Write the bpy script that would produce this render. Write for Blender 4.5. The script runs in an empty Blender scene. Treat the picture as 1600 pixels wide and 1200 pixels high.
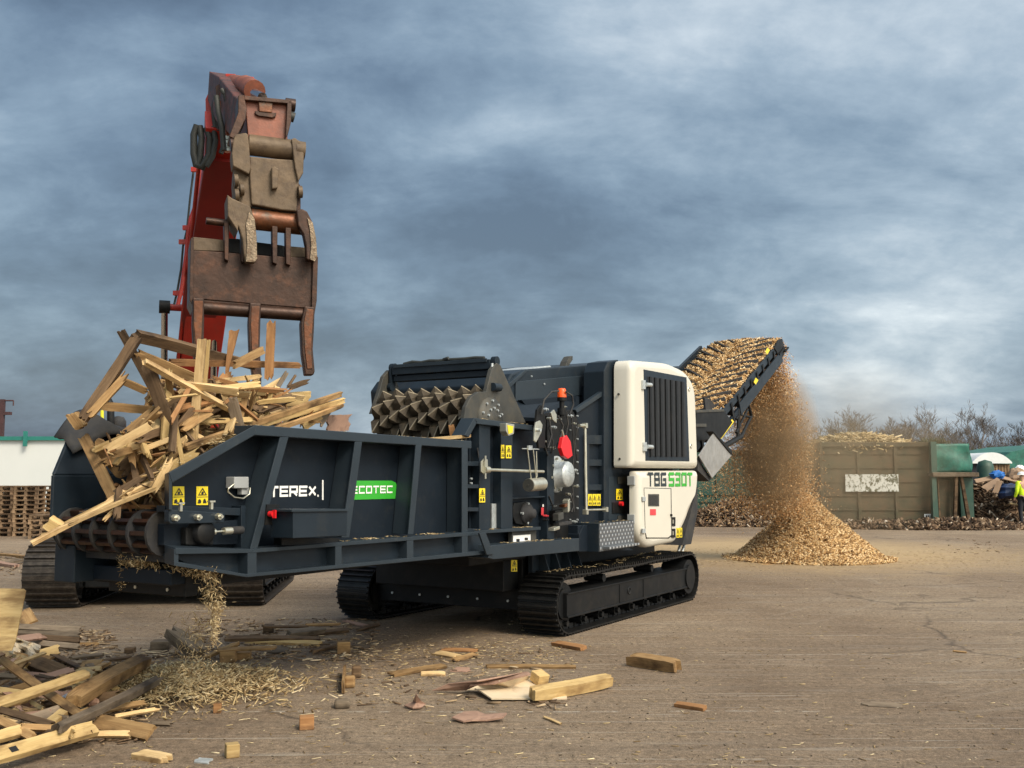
import bpy, math, random
import numpy as np
from mathutils import Vector, Matrix, noise
random.seed(7); np.random.seed(7)
R = math.radians
scene = bpy.context.scene
COL = scene.collection

# ------------------------------------------------------------------ camera, sky, sun, exposure
F = 1600.0; HOR = 745.0; EYE = 1.8
PITCH = math.atan((HOR - 600) / F)
cam_d = bpy.data.cameras.new('camera'); cam = bpy.data.objects.new('camera', cam_d); COL.objects.link(cam)
cam_d.sensor_width = 36; cam_d.lens = 36 * F / 1600; cam_d.clip_end = 3000; cam_d.clip_start = .1
cam.location = (0, 0, EYE); cam.rotation_euler = (math.pi / 2 + PITCH, 0, 0)
scene.camera = cam
scene.view_settings.view_transform = 'Standard'; scene.view_settings.look = 'None'
scene.view_settings.exposure = 1.0; scene.view_settings.gamma = 1

SUN_EL, SUN_AZ = R(42), (0.62, -0.78)      # towards the sun: behind the camera, to the right
sd = bpy.data.lights.new('sun', 'SUN'); sun = bpy.data.objects.new('sun', sd); COL.objects.link(sun)
sd.energy = 1.5; sd.angle = R(20); sd.color = (1, .90, .76)
sv = Vector((SUN_AZ[0] * math.cos(SUN_EL), SUN_AZ[1] * math.cos(SUN_EL), math.sin(SUN_EL)))
sun.rotation_euler = sv.to_track_quat('Z', 'Y').to_euler()
sun.location = (10, -10, 20)

def build_world():
    w = bpy.data.worlds.new('World'); scene.world = w; w.use_nodes = True
    nt = w.node_tree; N = nt.nodes; L = nt.links; N.clear()
    out = N.new('ShaderNodeOutputWorld'); bg = N.new('ShaderNodeBackground'); add = N.new('ShaderNodeAddShader')
    sky = N.new('ShaderNodeTexSky'); sky.sky_type = 'NISHITA'; sky.sun_disc = False
    sky.sun_elevation = SUN_EL; sky.sun_rotation = math.atan2(SUN_AZ[0], SUN_AZ[1])
    sky.air_density = 1.5; sky.dust_density = 3
    bg.inputs['Strength'].default_value = .05 * .25      # thin share of clear sky above the cloud
    L.new(sky.outputs[0], bg.inputs['Color'])
    bg2 = N.new('ShaderNodeBackground'); bg2.inputs['Strength'].default_value = 1
    L.new(bg.outputs[0], add.inputs[0]); L.new(bg2.outputs[0], add.inputs[1]); L.new(add.outputs[0], out.inputs[0])
    tc = N.new('ShaderNodeTexCoord'); sp = N.new('ShaderNodeSeparateXYZ'); L.new(tc.outputs['Generated'], sp.inputs[0])
    def m(op, a, b=None, c=None, clamp=False):
        n = N.new('ShaderNodeMath'); n.operation = op; n.use_clamp = clamp
        for i, v in enumerate((a, b, c)):
            if v is None: continue
            if isinstance(v, (int, float)): n.inputs[i].default_value = v
            else: L.new(v, n.inputs[i])
        return n.outputs[0]
    zz = m('ADD', m('MAXIMUM', sp.outputs[2], 0), .40)
    cb = N.new('ShaderNodeCombineXYZ'); L.new(m('DIVIDE', sp.outputs[0], zz), cb.inputs[0]); L.new(m('DIVIDE', sp.outputs[1], zz), cb.inputs[1])
    def nz(scale, det, rough, dist, off, st=(1, 1, 1)):
        mp = N.new('ShaderNodeMapping'); mp.inputs['Location'].default_value = off; mp.inputs['Scale'].default_value = st
        L.new(cb.outputs[0], mp.inputs[0])
        n = N.new('ShaderNodeTexNoise'); n.inputs['Scale'].default_value = scale; n.inputs['Detail'].default_value = det
        n.inputs['Roughness'].default_value = rough; n.inputs['Distortion'].default_value = dist
        L.new(mp.outputs[0], n.inputs['Vector']); return n.outputs[0]
    big = nz(1.5, 4, .5, .2, (3.1, 1.7, 0), (1, .9, 1))
    mid = nz(4.0, 10, .6, .25, (7.3, 4.2, 0), (.8, 1.1, 1))
    fine = nz(13, 8, .62, .1, (1.3, 9.2, 0))
    v = m('ADD', m('MULTIPLY', big, .70), m('ADD', m('MULTIPLY', mid, .46), m('MULTIPLY', fine, .12)))
    # brighter cloud towards the upper right, darker band at mid height
    v = m('ADD', m('SUBTRACT', v, .062), m('MULTIPLY', m('MULTIPLY', sp.outputs[0], m('ADD', sp.outputs[2], .25)), .55))
    v = m('ADD', v, m('MULTIPLY', m('SUBTRACT', sp.outputs[2], .22), .20))
    low = m('SUBTRACT', 1, m('MULTIPLY', sp.outputs[2], 7), clamp=True)
    v = m('ADD', v, m('MULTIPLY', low, .07))
    cr = N.new('ShaderNodeValToRGB'); L.new(v, cr.inputs[0]); e = cr.color_ramp.elements
    k = .5
    def c(r, g, b): return (r * k, g * k, b * k, 1)
    e[0].position = .44; e[0].color = c(.080, .122, .185)
    e[1].position = .84; e[1].color = c(.76, .83, .87)
    for p, col in ((.52, c(.125, .185, .265)), (.60, c(.205, .285, .375)), (.68, c(.33, .42, .51)), (.76, c(.52, .60, .67))):
        x = e.new(p); x.color = col
    # unseen sky behind the camera and overhead brightened as added fill light
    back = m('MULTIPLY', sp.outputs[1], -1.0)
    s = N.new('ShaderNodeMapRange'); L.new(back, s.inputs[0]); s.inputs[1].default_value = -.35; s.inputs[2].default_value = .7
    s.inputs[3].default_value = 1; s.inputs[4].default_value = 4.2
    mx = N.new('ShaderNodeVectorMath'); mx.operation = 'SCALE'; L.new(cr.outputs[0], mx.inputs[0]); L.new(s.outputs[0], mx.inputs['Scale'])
    wm = N.new('ShaderNodeMix'); wm.data_type = 'RGBA'; wm.blend_type = 'MULTIPLY'      # warm tint added to the fill sky behind the camera
    fr = N.new('ShaderNodeMapRange'); L.new(back, fr.inputs[0]); fr.inputs[1].default_value = -.2; fr.inputs[2].default_value = .5
    L.new(fr.outputs[0], wm.inputs[0]); L.new(mx.outputs[0], wm.inputs[6]); wm.inputs[7].default_value = (1, .84, .66, 1)
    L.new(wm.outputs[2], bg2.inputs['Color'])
build_world()

# ------------------------------------------------------------------ pixel -> place helpers (layout measured on the 1600 x 1200 photo)
cp, sp_ = math.cos(PITCH), math.sin(PITCH)
O = Vector((0, 0, EYE))
def ray(px, py):
    u = (px - 800) / F; v = (600 - py) / F
    return Vector((u, cp - v * sp_, sp_ + v * cp))
def AY(px, py, Y):
    d = ray(px, py); return O + d * (Y / d.y)
def G(px, py, z=0.0):
    d = ray(px, py); return O + d * ((z - EYE) / d.z)
def onplane(px, py, P0, Nn):
    d = ray(px, py); return O + d * ((P0 - O).dot(Nn) / d.dot(Nn))
M0 = G(869, 1000)
TH = math.atan2(1.004, .594)
MM = Matrix.Translation(M0) @ Matrix.Rotation(TH, 4, 'Z'); MI = MM.inverted()
lx = MM.to_3x3() @ Vector((1, 0, 0)); ly = MM.to_3x3() @ Vector((0, 1, 0))
def L_(px, py, b): return MI @ onplane(px, py, M0 + ly * b, ly)
def La(px, py, a): return MI @ onplane(px, py, M0 + lx * a, lx)
def W(a, b, z): return MM @ Vector((a, b, z))

# ------------------------------------------------------------------ materials
def nodes(name):
    m = bpy.data.materials.new(name); m.use_nodes = True
    nt = m.node_tree; return m, nt.nodes, nt.links, nt.nodes['Principled BSDF']
def tex(N, L, kind='Object', scale=(1, 1, 1)):
    tc = N.new('ShaderNodeTexCoord'); mp = N.new('ShaderNodeMapping'); mp.inputs['Scale'].default_value = scale
    L.new(tc.outputs[kind], mp.inputs[0]); return mp.outputs[0]
def noise_n(N, L, vec, s, det=5, ro=.55, dist=0):
    n = N.new('ShaderNodeTexNoise'); n.inputs['Scale'].default_value = s; n.inputs['Detail'].default_value = det
    n.inputs['Roughness'].default_value = ro; n.inputs['Distortion'].default_value = dist; L.new(vec, n.inputs['Vector']); return n.outputs[0]
def ramp(N, L, fac, stops):
    r = N.new('ShaderNodeValToRGB'); L.new(fac, r.inputs[0]); e = r.color_ramp.elements
    e[0].position, e[0].color = stops[0][0], (*stops[0][1], 1); e[1].position, e[1].color = stops[-1][0], (*stops[-1][1], 1)
    for p, c in stops[1:-1]:
        x = e.new(p); x.color = (*c, 1)
    return r.outputs[0]
def mixc(N, L, fac, a, b, mode='MIX'):
    n = N.new('ShaderNodeMix'); n.data_type = 'RGBA'; n.blend_type = mode
    for k, v in ((0, fac), (6, a), (7, b)):
        if isinstance(v, (int, float)): n.inputs[k].default_value = v
        elif isinstance(v, tuple): n.inputs[k].default_value = (*v, 1) if len(v) == 3 else v
        else: L.new(v, n.inputs[k])
    return n.outputs[2]
def bump(N, L, bs, h, st, dist=.01):
    b = N.new('ShaderNodeBump'); b.inputs['Strength'].default_value = st; b.inputs['Distance'].default_value = dist
    L.new(h, b.inputs['Height']); L.new(b.outputs[0], bs.inputs['Normal'])
def sc(c, k): return tuple(min(1, x * k) for x in c)
def mat(name, col, rough=.5, metal=0, var=.2, s=3, dust=None, dlo=.5, dhi=.75, bst=.0, bs_=60, spec=.5):
    m, N, L, B = nodes(name); v = tex(N, L)
    n = noise_n(N, L, v, s, 6, .6)
    c = ramp(N, L, n, [(.3, sc(col, 1 - var)), (.7, sc(col, 1 + var))])
    if dust:
        n2 = noise_n(N, L, v, s * 1.7 + .31, 9, .68, .3)
        f = ramp(N, L, n2, [(dlo, (0, 0, 0)), (dhi, (1, 1, 1))])
        c = mixc(N, L, f, c, dust)
    L.new(c, B.inputs['Base Color'])
    n3 = noise_n(N, L, v, s * 2.3, 4)
    rr = N.new('ShaderNodeMapRange'); L.new(n3, rr.inputs[0]); rr.inputs[3].default_value = max(.05, rough - .1); rr.inputs[4].default_value = min(1, rough + .12)
    L.new(rr.outputs[0], B.inputs['Roughness'])
    B.inputs['Metallic'].default_value = metal; B.inputs['Specular IOR Level'].default_value = spec
    if bst: bump(N, L, B, noise_n(N, L, v, bs_, 5), bst)
    return m
M = {}
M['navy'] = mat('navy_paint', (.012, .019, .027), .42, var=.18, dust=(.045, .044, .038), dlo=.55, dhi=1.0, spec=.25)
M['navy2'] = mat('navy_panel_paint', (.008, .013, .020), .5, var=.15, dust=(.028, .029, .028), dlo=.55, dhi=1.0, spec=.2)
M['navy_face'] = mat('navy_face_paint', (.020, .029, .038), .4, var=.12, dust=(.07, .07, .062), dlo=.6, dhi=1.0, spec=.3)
M['black'] = mat('black_paint', (.006, .0065, .007), .5, var=.3, dust=(.03, .025, .02), dlo=.5, dhi=1.0, spec=.25)
M['rubber'] = mat('black_rubber', (.02, .02, .022), .8, var=.3, dust=(.07, .06, .045), dlo=.45, dhi=.9, bst=.2, bs_=30)
M['tracksteel'] = mat('track_steel', (.016, .016, .016), .42, .5, .4, 9, dust=(.05, .042, .033), dlo=.5, dhi=.85)
M['dustytrack'] = mat('dusty_track_steel', (.04, .032, .026), .5, .4, .4, 9, dust=(.11, .09, .07), dlo=.45, dhi=.8)
M['cream'] = mat('cream_paint', (.60, .57, .49), .38, var=.03, s=1.5, dust=(.55, .49, .38), dlo=.62, dhi=1.0)
M['silver'] = mat('zinc_plated_steel', (.58, .56, .46), .35, .8, .18, 12)
M['galv'] = mat('galvanised_steel', (.50, .53, .53), .45, .55, .2, 25)
M['drum'] = mat('dusty_drum_steel', (.062, .048, .032), .6, .35, .3, 5, dust=(.12, .095, .062), dlo=.45, dhi=.78, bst=.4, bs_=20)
M['edge'] = mat('worn_highlit_cutter_edge', (.34, .29, .21), .5, .5, .2, 12)  # pale tooth edges: wear, plus edge highlights put into the colour
M['housing'] = mat('dusty_housing_steel', (.05, .05, .045), .6, .2, .25, 4, dust=(.10, .085, .06), dlo=.45, dhi=.85)
M['white'] = mat('white_vinyl', (.82, .82, .80), .4, var=.03)
M['green'] = mat('green_vinyl', (.035, .36, .03), .35, var=.04)
M['darktext'] = mat('dark_vinyl', (.02, .03, .035), .4, var=.05)
M['yellow'] = mat('yellow_vinyl', (.80, .62, .02), .4, var=.06)
M['ink'] = mat('black_ink', (.012, .012, .012), .5, var=.05)
M['red'] = mat('red_plastic', (.65, .015, .02), .35, var=.08)
M['redvinyl'] = mat('red_vinyl', (.6, .05, .06), .5, var=.08)
M['orange_lens'] = mat('orange_beacon_lens', (.85, .10, .01), .15, var=.1)
M['greybox'] = mat('grey_plastic_box', (.30, .31, .31), .5, var=.08)
M['lattice'] = mat('radiator_mesh', (.015, .017, .02), .65, var=.35, s=30, dust=(.07, .065, .055), dlo=.64, dhi=.8)
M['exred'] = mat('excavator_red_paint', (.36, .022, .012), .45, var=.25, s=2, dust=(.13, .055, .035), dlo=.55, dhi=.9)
M['exred_shade'] = mat('excavator_red_shaded_underside', (.15, .008, .005), .5, var=.2, s=2, dust=(.09, .03, .02), dlo=.55, dhi=1)  # darker copy of the boom red, with underside shade put into the colour
M['expink'] = mat('faded_red_paint', (.22, .068, .036), .5, var=.35, s=5, dust=(.12, .05, .035), dlo=.5, dhi=.75, bst=.2)
M['rust'] = mat('rusty_brown_steel', (.038, .018, .011), .45, .45, .4, 4, dust=(.075, .032, .017), dlo=.5, dhi=.66, bst=.35, bs_=18)
M['rust_or'] = mat('orange_rust_steel', (.13, .045, .017), .42, .4, .4, 6, dust=(.07, .045, .03), dlo=.5, dhi=.65, bst=.4, bs_=20)
M['expink_dk'] = mat('grimy_red_paint', (.11, .034, .024), .55, var=.4, s=6, dust=(.03, .022, .018), dlo=.42, dhi=.62, bst=.3)
M['polish'] = mat('worn_bright_steel', (.17, .13, .09), .35, .7, .4, 14, dust=(.10, .06, .035), dlo=.5, dhi=.65, bst=.4)
M['clay'] = mat('clay_worn_steel', (.12, .082, .048), .6, .2, .3, 5, dust=(.07, .045, .028), dlo=.5, dhi=.72, bst=.5, bs_=16)
M['chrome'] = mat('chrome_rod', (.6, .6, .6), .18, 1, .05)
M['hose'] = mat('hydraulic_hose', (.028, .030, .026), .6, var=.3)
M['yelpost'] = mat('yellow_rail_paint', (.75, .70, .03), .4, var=.08)
M['contgreen'] = mat('container_green_paint', (.014, .062, .045), .55, var=.3, s=.7, dust=(.05, .085, .06), dlo=.45, dhi=.75)
M['contold'] = mat('dirty_container_paint', (.040, .040, .020), .8, var=.5, s=1.1, dust=(.085, .052, .026), dlo=.38, dhi=.64, bst=.4, bs_=6)
M['tarp'] = mat('green_netting', (.012, .115, .085), .55, var=.45, s=3, dust=(.08, .20, .15), dlo=.55, dhi=.8, bst=.5, bs_=8)
M['whitewall'] = mat('white_building_cladding', (.62, .64, .62), .6, var=.05, s=.4)
M['teal'] = mat('teal_roof_edge', (.02, .17, .14), .5, var=.1)
M['rustpost'] = mat('dark_red_steel_post', (.06, .022, .022), .6, var=.3)
M['steelgrey'] = mat('bare_steel_plate', (.42, .41, .39), .42, .6, .18, 6, dust=(.3, .27, .22), dlo=.5, dhi=.8)
M['glass'] = mat('dark_cab_glass', (.02, .025, .03), .08, var=.1)
M['whitepaint'] = mat('white_painted_roof', (.7, .72, .72), .5, var=.08)
M['skin'] = mat('skin', (.45, .26, .18), .55, var=.05)
M['hivis'] = mat('hi_vis_cloth', (.62, .85, .02), .7, var=.08)
M['darkcloth'] = mat('dark_cloth', (.012, .014, .02), .85, var=.2)
M['blueplastic'] = mat('blue_plastic', (.01, .12, .42), .4, var=.2)
M['navyplastic'] = mat('dark_blue_plastic_sheet', (.012, .03, .09), .35, var=.3, bst=.5, bs_=3)
M['cardboard'] = mat('brown_cardboard', (.30, .20, .13), .8, var=.2)
M['pinkply'] = mat('pink_brown_plywood', (.33, .20, .14), .7, var=.2, s=4, dust=(.22, .13, .09), dlo=.5, dhi=.65)
M['creamply'] = mat('cream_plywood', (.62, .50, .34), .65, var=.12, s=3, dust=(.45, .29, .17), dlo=.55, dhi=.75)

def brick_like_letters():     # flaking white paint left on an old container
    m, N, L, B = nodes('flaking_white_paint'); v = tex(N, L)
    n = noise_n(N, L, tex(N, L, 'Object', (1.3, 1, 1)), 7, 6, .65, .6)
    c = ramp(N, L, n, [(.43, (.07, .075, .045)), (.50, (.55, .55, .50)), (.8, (.65, .65, .6))])
    L.new(c, B.inputs['Base Color']); B.inputs['Roughness'].default_value = .7; return m
M['flaky'] = brick_like_letters()

def tread_plate():
    m, N, L, B = nodes('aluminium_tread_plate')
    v = tex(N, L); mp = N.new('ShaderNodeMapping'); mp.inputs['Rotation'].default_value = (0, R(45), 0); L.new(v, mp.inputs[0])
    w1 = N.new('ShaderNodeTexVoronoi'); w1.feature = 'F1'; w1.distance = 'MANHATTAN'; w1.inputs['Scale'].default_value = 15; w1.inputs['Randomness'].default_value = 0
    L.new(mp.outputs[0], w1.inputs['Vector'])
    f = ramp(N, L, w1.outputs['Distance'], [(.25, (1, 1, 1)), (.5, (0, 0, 0))])
    L.new(mixc(N, L, f, (.16, .17, .18), (.72, .74, .76)), B.inputs['Base Color'])
    B.inputs['Metallic'].default_value = .6; B.inputs['Roughness'].default_value = .38
    bump(N, L, B, f, .6, .006); return m
M['tread'] = tread_plate()

def wood(name, c0, c1, dark, kn=.0, rnd=.35):
    m, N, L, B = nodes(name)
    v = tex(N, L, 'Object', (1.2, 14, 14)); n = noise_n(N, L, v, 2.6, 7, .6, .8)
    c = ramp(N, L, n, [(.32, c0), (.68, c1)])
    v2 = tex(N, L, 'Object', (.8, 1.6, 1.6)); n2 = noise_n(N, L, v2, 3.3, 6, .6, .2)
    f = ramp(N, L, n2, [(.46, (0, 0, 0)), (.66, (1, 1, 1))])
    c = mixc(N, L, f, c, dark)
    oi = N.new('ShaderNodeObjectInfo'); mr = N.new('ShaderNodeMapRange'); L.new(oi.outputs['Random'], mr.inputs[0])
    mr.inputs[3].default_value = 1 - rnd; mr.inputs[4].default_value = 1 + rnd * .6
    hs = N.new('ShaderNodeHueSaturation'); L.new(c, hs.inputs['Color']); L.new(mr.outputs[0], hs.inputs['Value'])
    L.new(hs.outputs[0], B.inputs['Base Color']); B.inputs['Roughness'].default_value = .8; B.inputs['Specular IOR Level'].default_value = .25
    bump(N, L, B, n, .5, .004); return m
M['w_pale'] = wood('pale_fresh_pine', (.48, .32, .145), (.72, .52, .27), (.22, .125, .055), rnd=.25)
M['w_mid'] = wood('tan_timber', (.24, .135, .056), (.44, .28, .125), (.10, .058, .027))
M['w_dark'] = wood('weathered_brown_timber', (.085, .052, .028), (.18, .115, .064), (.04, .025, .015))
M['w_grey'] = wood('grey_weathered_timber', (.14, .105, .072), (.26, .20, .14), (.07, .052, .036))
M['w_orange'] = wood('orange_brown_timber', (.24, .115, .045), (.38, .20, .085), (.13, .065, .03), rnd=.2)
M['w_yel'] = wood('yellowish_softwood', (.42, .28, .11), (.60, .43, .20), (.24, .145, .06), rnd=.25)
M['w_pallet'] = wood('pallet_wood', (.20, .13, .075), (.34, .23, .14), (.10, .06, .035), rnd=.4)

def chips_mat(name, stops, rough=.85):
    m, N, L, B = nodes(name); g = N.new('ShaderNodeNewGeometry')
    c = ramp(N, L, g.outputs['Random Per Island'], stops)
    L.new(c, B.inputs['Base Color']); B.inputs['Roughness'].default_value = rough; B.inputs['Specular IOR Level'].default_value = .2; return m
M['chips'] = chips_mat('shredded_wood_chips', [(0, (.07, .032, .012)), (.25, (.26, .14, .055)), (.5, (.50, .31, .135)), (.8, (.70, .49, .25)), (1, (.85, .69, .44))])
M['chips_br'] = chips_mat('brown_falling_chips', [(0, (.30, .145, .055)), (.4, (.62, .35, .15)), (.8, (.82, .55, .28)), (1, (.95, .8, .55))])
M['chips_pale'] = chips_mat('pale_wood_shreds', [(0, (.16, .10, .045)), (.35, (.34, .24, .12)), (.7, (.50, .38, .20)), (1, (.68, .56, .36))])
M['rubble'] = chips_mat('mixed_waste_wood', [(0, (.02, .014, .01)), (.4, (.075, .047, .03)), (.75, (.18, .115, .07)), (.93, (.32, .23, .15)), (1, (.6, .52, .42))])

M['scraps'] = chips_mat('torn_wood_scraps', [(0, (.07, .045, .028)), (.4, (.17, .11, .065)), (.75, (.34, .24, .14)), (1, (.60, .48, .32))])
M['grit'] = chips_mat('yard_grit', [(0, (.06, .045, .032)), (.4, (.13, .10, .07)), (.75, (.24, .18, .13)), (1, (.45, .38, .28))])
# ------------------------------------------------------------------ mesh builder
CUR = [None]
class MB:
    def __init__(s): s.v = []; s.f = []; s.sm = set()
    def add(s, vs, fs, smooth=False):
        o = len(s.v); s.v += [tuple(x) for x in vs]
        for f in fs:
            if smooth: s.sm.add(len(s.f))
            s.f.append(tuple(i + o for i in f))
        return s
    def prism(s, pts, ext):
        pts = [Vector(p) for p in pts]; ext = Vector(ext); n = len(pts)
        nn = Vector((0, 0, 0))
        for i in range(n): nn += pts[i].cross(pts[(i + 1) % n])
        if nn.dot(ext) > 0: pts = pts[::-1]
        vs = pts + [p + ext for p in pts]
        s.add(vs, [tuple(range(n)), tuple(range(2 * n - 1, n - 1, -1))] + [(i, i + n, (i + 1) % n + n, (i + 1) % n) for i in range(n)])
        return s
    def box(s, c, d, rot=None):
        vs = []
        for x in (-.5, .5):
            for y in (-.5, .5):
                for z in (-.5, .5):
                    p = Vector((x * d[0], y * d[1], z * d[2]))
                    if rot is not None: p = rot @ p
                    vs.append(p + Vector(c))
        s.add(vs, [(0, 1, 3, 2), (4, 6, 7, 5), (0, 4, 5, 1), (2, 3, 7, 6), (0, 2, 6, 4), (1, 5, 7, 3)]); return s
    def bb(s, x0, x1, y0, y1, z0, z1):
        return s.box(((x0 + x1) / 2, (y0 + y1) / 2, (z0 + z1) / 2), (abs(x1 - x0), abs(y1 - y0), abs(z1 - z0)))
    def tube(s, p0, p1, r0, r1=None, n=12, cap=True):
        p0, p1 = Vector(p0), Vector(p1); r1 = r0 if r1 is None else r1
        ax = (p1 - p0).normalized(); u = ax.orthogonal().normalized(); w = ax.cross(u)
        vs = []
        for p, r in ((p0, r0), (p1, r1)):
            for i in range(n):
                t = 2 * math.pi * i / n; vs.append(p + (u * math.cos(t) + w * math.sin(t)) * r)
        s.add(vs, [(i, (i + 1) % n, (i + 1) % n + n, i + n) for i in range(n)], n > 5)
        if cap: s.add(vs[:n], [tuple(range(n - 1, -1, -1))]); s.add(vs[n:], [tuple(range(n))])
        return s
    def path(s, pts, r, n=8):
        pts = [Vector(p) for p in pts]
        rr = r if isinstance(r, (list, tuple)) else [r] * len(pts)
        rings = []; up = None
        for i, p in enumerate(pts):
            t = (pts[min(i + 1, len(pts) - 1)] - pts[max(i - 1, 0)]).normalized()
            if up is None: up = t.orthogonal().normalized()
            up = (up - t * up.dot(t)).normalized(); w = t.cross(up)
            rings.append([p + (up * math.cos(2 * math.pi * k / n) + w * math.sin(2 * math.pi * k / n)) * rr[i] for k in range(n)])
        vs = [v for g in rings for v in g]
        fs = [(i * n + k, i * n + (k + 1) % n, (i + 1) * n + (k + 1) % n, (i + 1) * n + k) for i in range(len(pts) - 1) for k in range(n)]
        s.add(vs, fs, n > 5); m = len(pts) - 1
        s.add(rings[0], [tuple(range(n - 1, -1, -1))]); s.add(rings[m], [tuple(range(n))]); return s
    def lathe(s, c, ax, prof, n=24):
        c = Vector(c); ax = Vector(ax).normalized(); u = ax.orthogonal().normalized(); w = ax.cross(u); vs = []
        for h, r in prof:
            for i in range(n):
                t = 2 * math.pi * i / n; vs.append(c + ax * h + (u * math.cos(t) + w * math.sin(t)) * max(r, 1e-4))
        s.add(vs, [(j * n + i, j * n + (i + 1) % n, (j + 1) * n + (i + 1) % n, (j + 1) * n + i) for j in range(len(prof) - 1) for i in range(n)], True); return s
    def grid(s, fn, nu, nv, smooth=True):
        vs = [fn(i / nu, j / nv) for j in range(nv + 1) for i in range(nu + 1)]
        s.add(vs, [(j * (nu + 1) + i, j * (nu + 1) + i + 1, (j + 1) * (nu + 1) + i + 1, (j + 1) * (nu + 1) + i) for j in range(nv) for i in range(nu)], smooth); return s
    def build(s, name, m, parent=None, bev=0, inv=None):
        me = bpy.data.meshes.new(name)
        vs = s.v if inv is None else [tuple(inv @ Vector(p)) for p in s.v]
        me.from_pydata(vs, [], s.f)
        if s.sm:
            sm = [i in s.sm for i in range(len(s.f))]; me.polygons.foreach_set('use_smooth', sm)
        me.materials.append(M[m] if isinstance(m, str) else m)
        o = bpy.data.objects.new(name, me); COL.objects.link(o)
        parent = parent or CUR[0]
        if parent: o.parent = parent
        if bev:
            b = o.modifiers.new('bevel', 'BEVEL'); b.width = bev; b.segments = 2; b.limit_method = 'ANGLE'; b.angle_limit = R(35)
            b.use_clamp_overlap = True
        return o
def tag(o, label=None, cat=None, group=None, kind=None):
    if label: o['label'] = label
    if cat: o['category'] = cat
    if group: o['group'] = group
    if kind: o['kind'] = kind
    return o
def thing(name, mtx, label, cat, group=None):
    o = bpy.data.objects.new(name, None); COL.objects.link(o); o.matrix_world = mtx; o.empty_display_size = .3
    return tag(o, label, cat, group)
def copy_tree(o, parent=None):
    c = o.copy(); COL.objects.link(c); c.parent = parent
    for ch in list(KIDS.get(o.name, [])): copy_tree(ch, c)
    return c
KIDS = {}
def stuff_mesh(name, verts, faces, m, label, cat):
    me = bpy.data.meshes.new(name); nv = len(verts); nf = len(faces); k = faces.shape[1]
    me.vertices.add(nv); me.vertices.foreach_set('co', verts.astype(np.float32).ravel())
    me.loops.add(nf * k); me.loops.foreach_set('vertex_index', faces.astype(np.int32).ravel())
    me.polygons.add(nf); me.polygons.foreach_set('loop_start', np.arange(0, nf * k, k, dtype=np.int32))
    me.update(calc_edges=True); me.materials.append(M[m])
    o = bpy.data.objects.new(name, me); COL.objects.link(o); return tag(o, label, cat, kind='stuff')
def chips(P, Lr, Wr, Tr=(.003, .006), flat=.0, rng=None):
    """many little slivers: P (n,3) centres, sizes ranges; flat 0 = any tilt, 1 = lying flat"""
    rng = rng or np.random; n = len(P)
    yaw = rng.uniform(0, 2 * np.pi, n); pit = rng.uniform(-1, 1, n) * (1 - flat) * 1.3; rol = rng.uniform(-1, 1, n) * (1 - flat * .8) * 1.5
    a = np.stack([np.cos(yaw) * np.cos(pit), np.sin(yaw) * np.cos(pit), np.sin(pit)], 1)
    b0 = np.stack([-np.sin(yaw), np.cos(yaw), np.zeros(n)], 1); c0 = np.cross(a, b0)
    b = b0 * np.cos(rol)[:, None] + c0 * np.sin(rol)[:, None]; c = np.cross(a, b)
    l = rng.uniform(*Lr, n)[:, None] / 2; w = rng.uniform(*Wr, n)[:, None] / 2; t = rng.uniform(*Tr, n)[:, None] / 2
    V = []
    for sx in (-1, 1):
        tw = rng.uniform(.3, 1, n)[:, None]
        for sy in (-1, 1):
            for sz in (-1, 1): V.append(P + a * l * sx + b * w * sy * tw + c * t * sz)
    V = np.stack(V, 1).reshape(-1, 3)
    Q = np.array([(0, 1, 3, 2), (4, 6, 7, 5), (0, 4, 5, 1), (2, 3, 7, 6), (0, 2, 6, 4), (1, 5, 7, 3)])
    Fc = (Q[None] + (np.arange(n) * 8)[:, None, None]).reshape(-1, 4); return V, Fc

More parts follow.
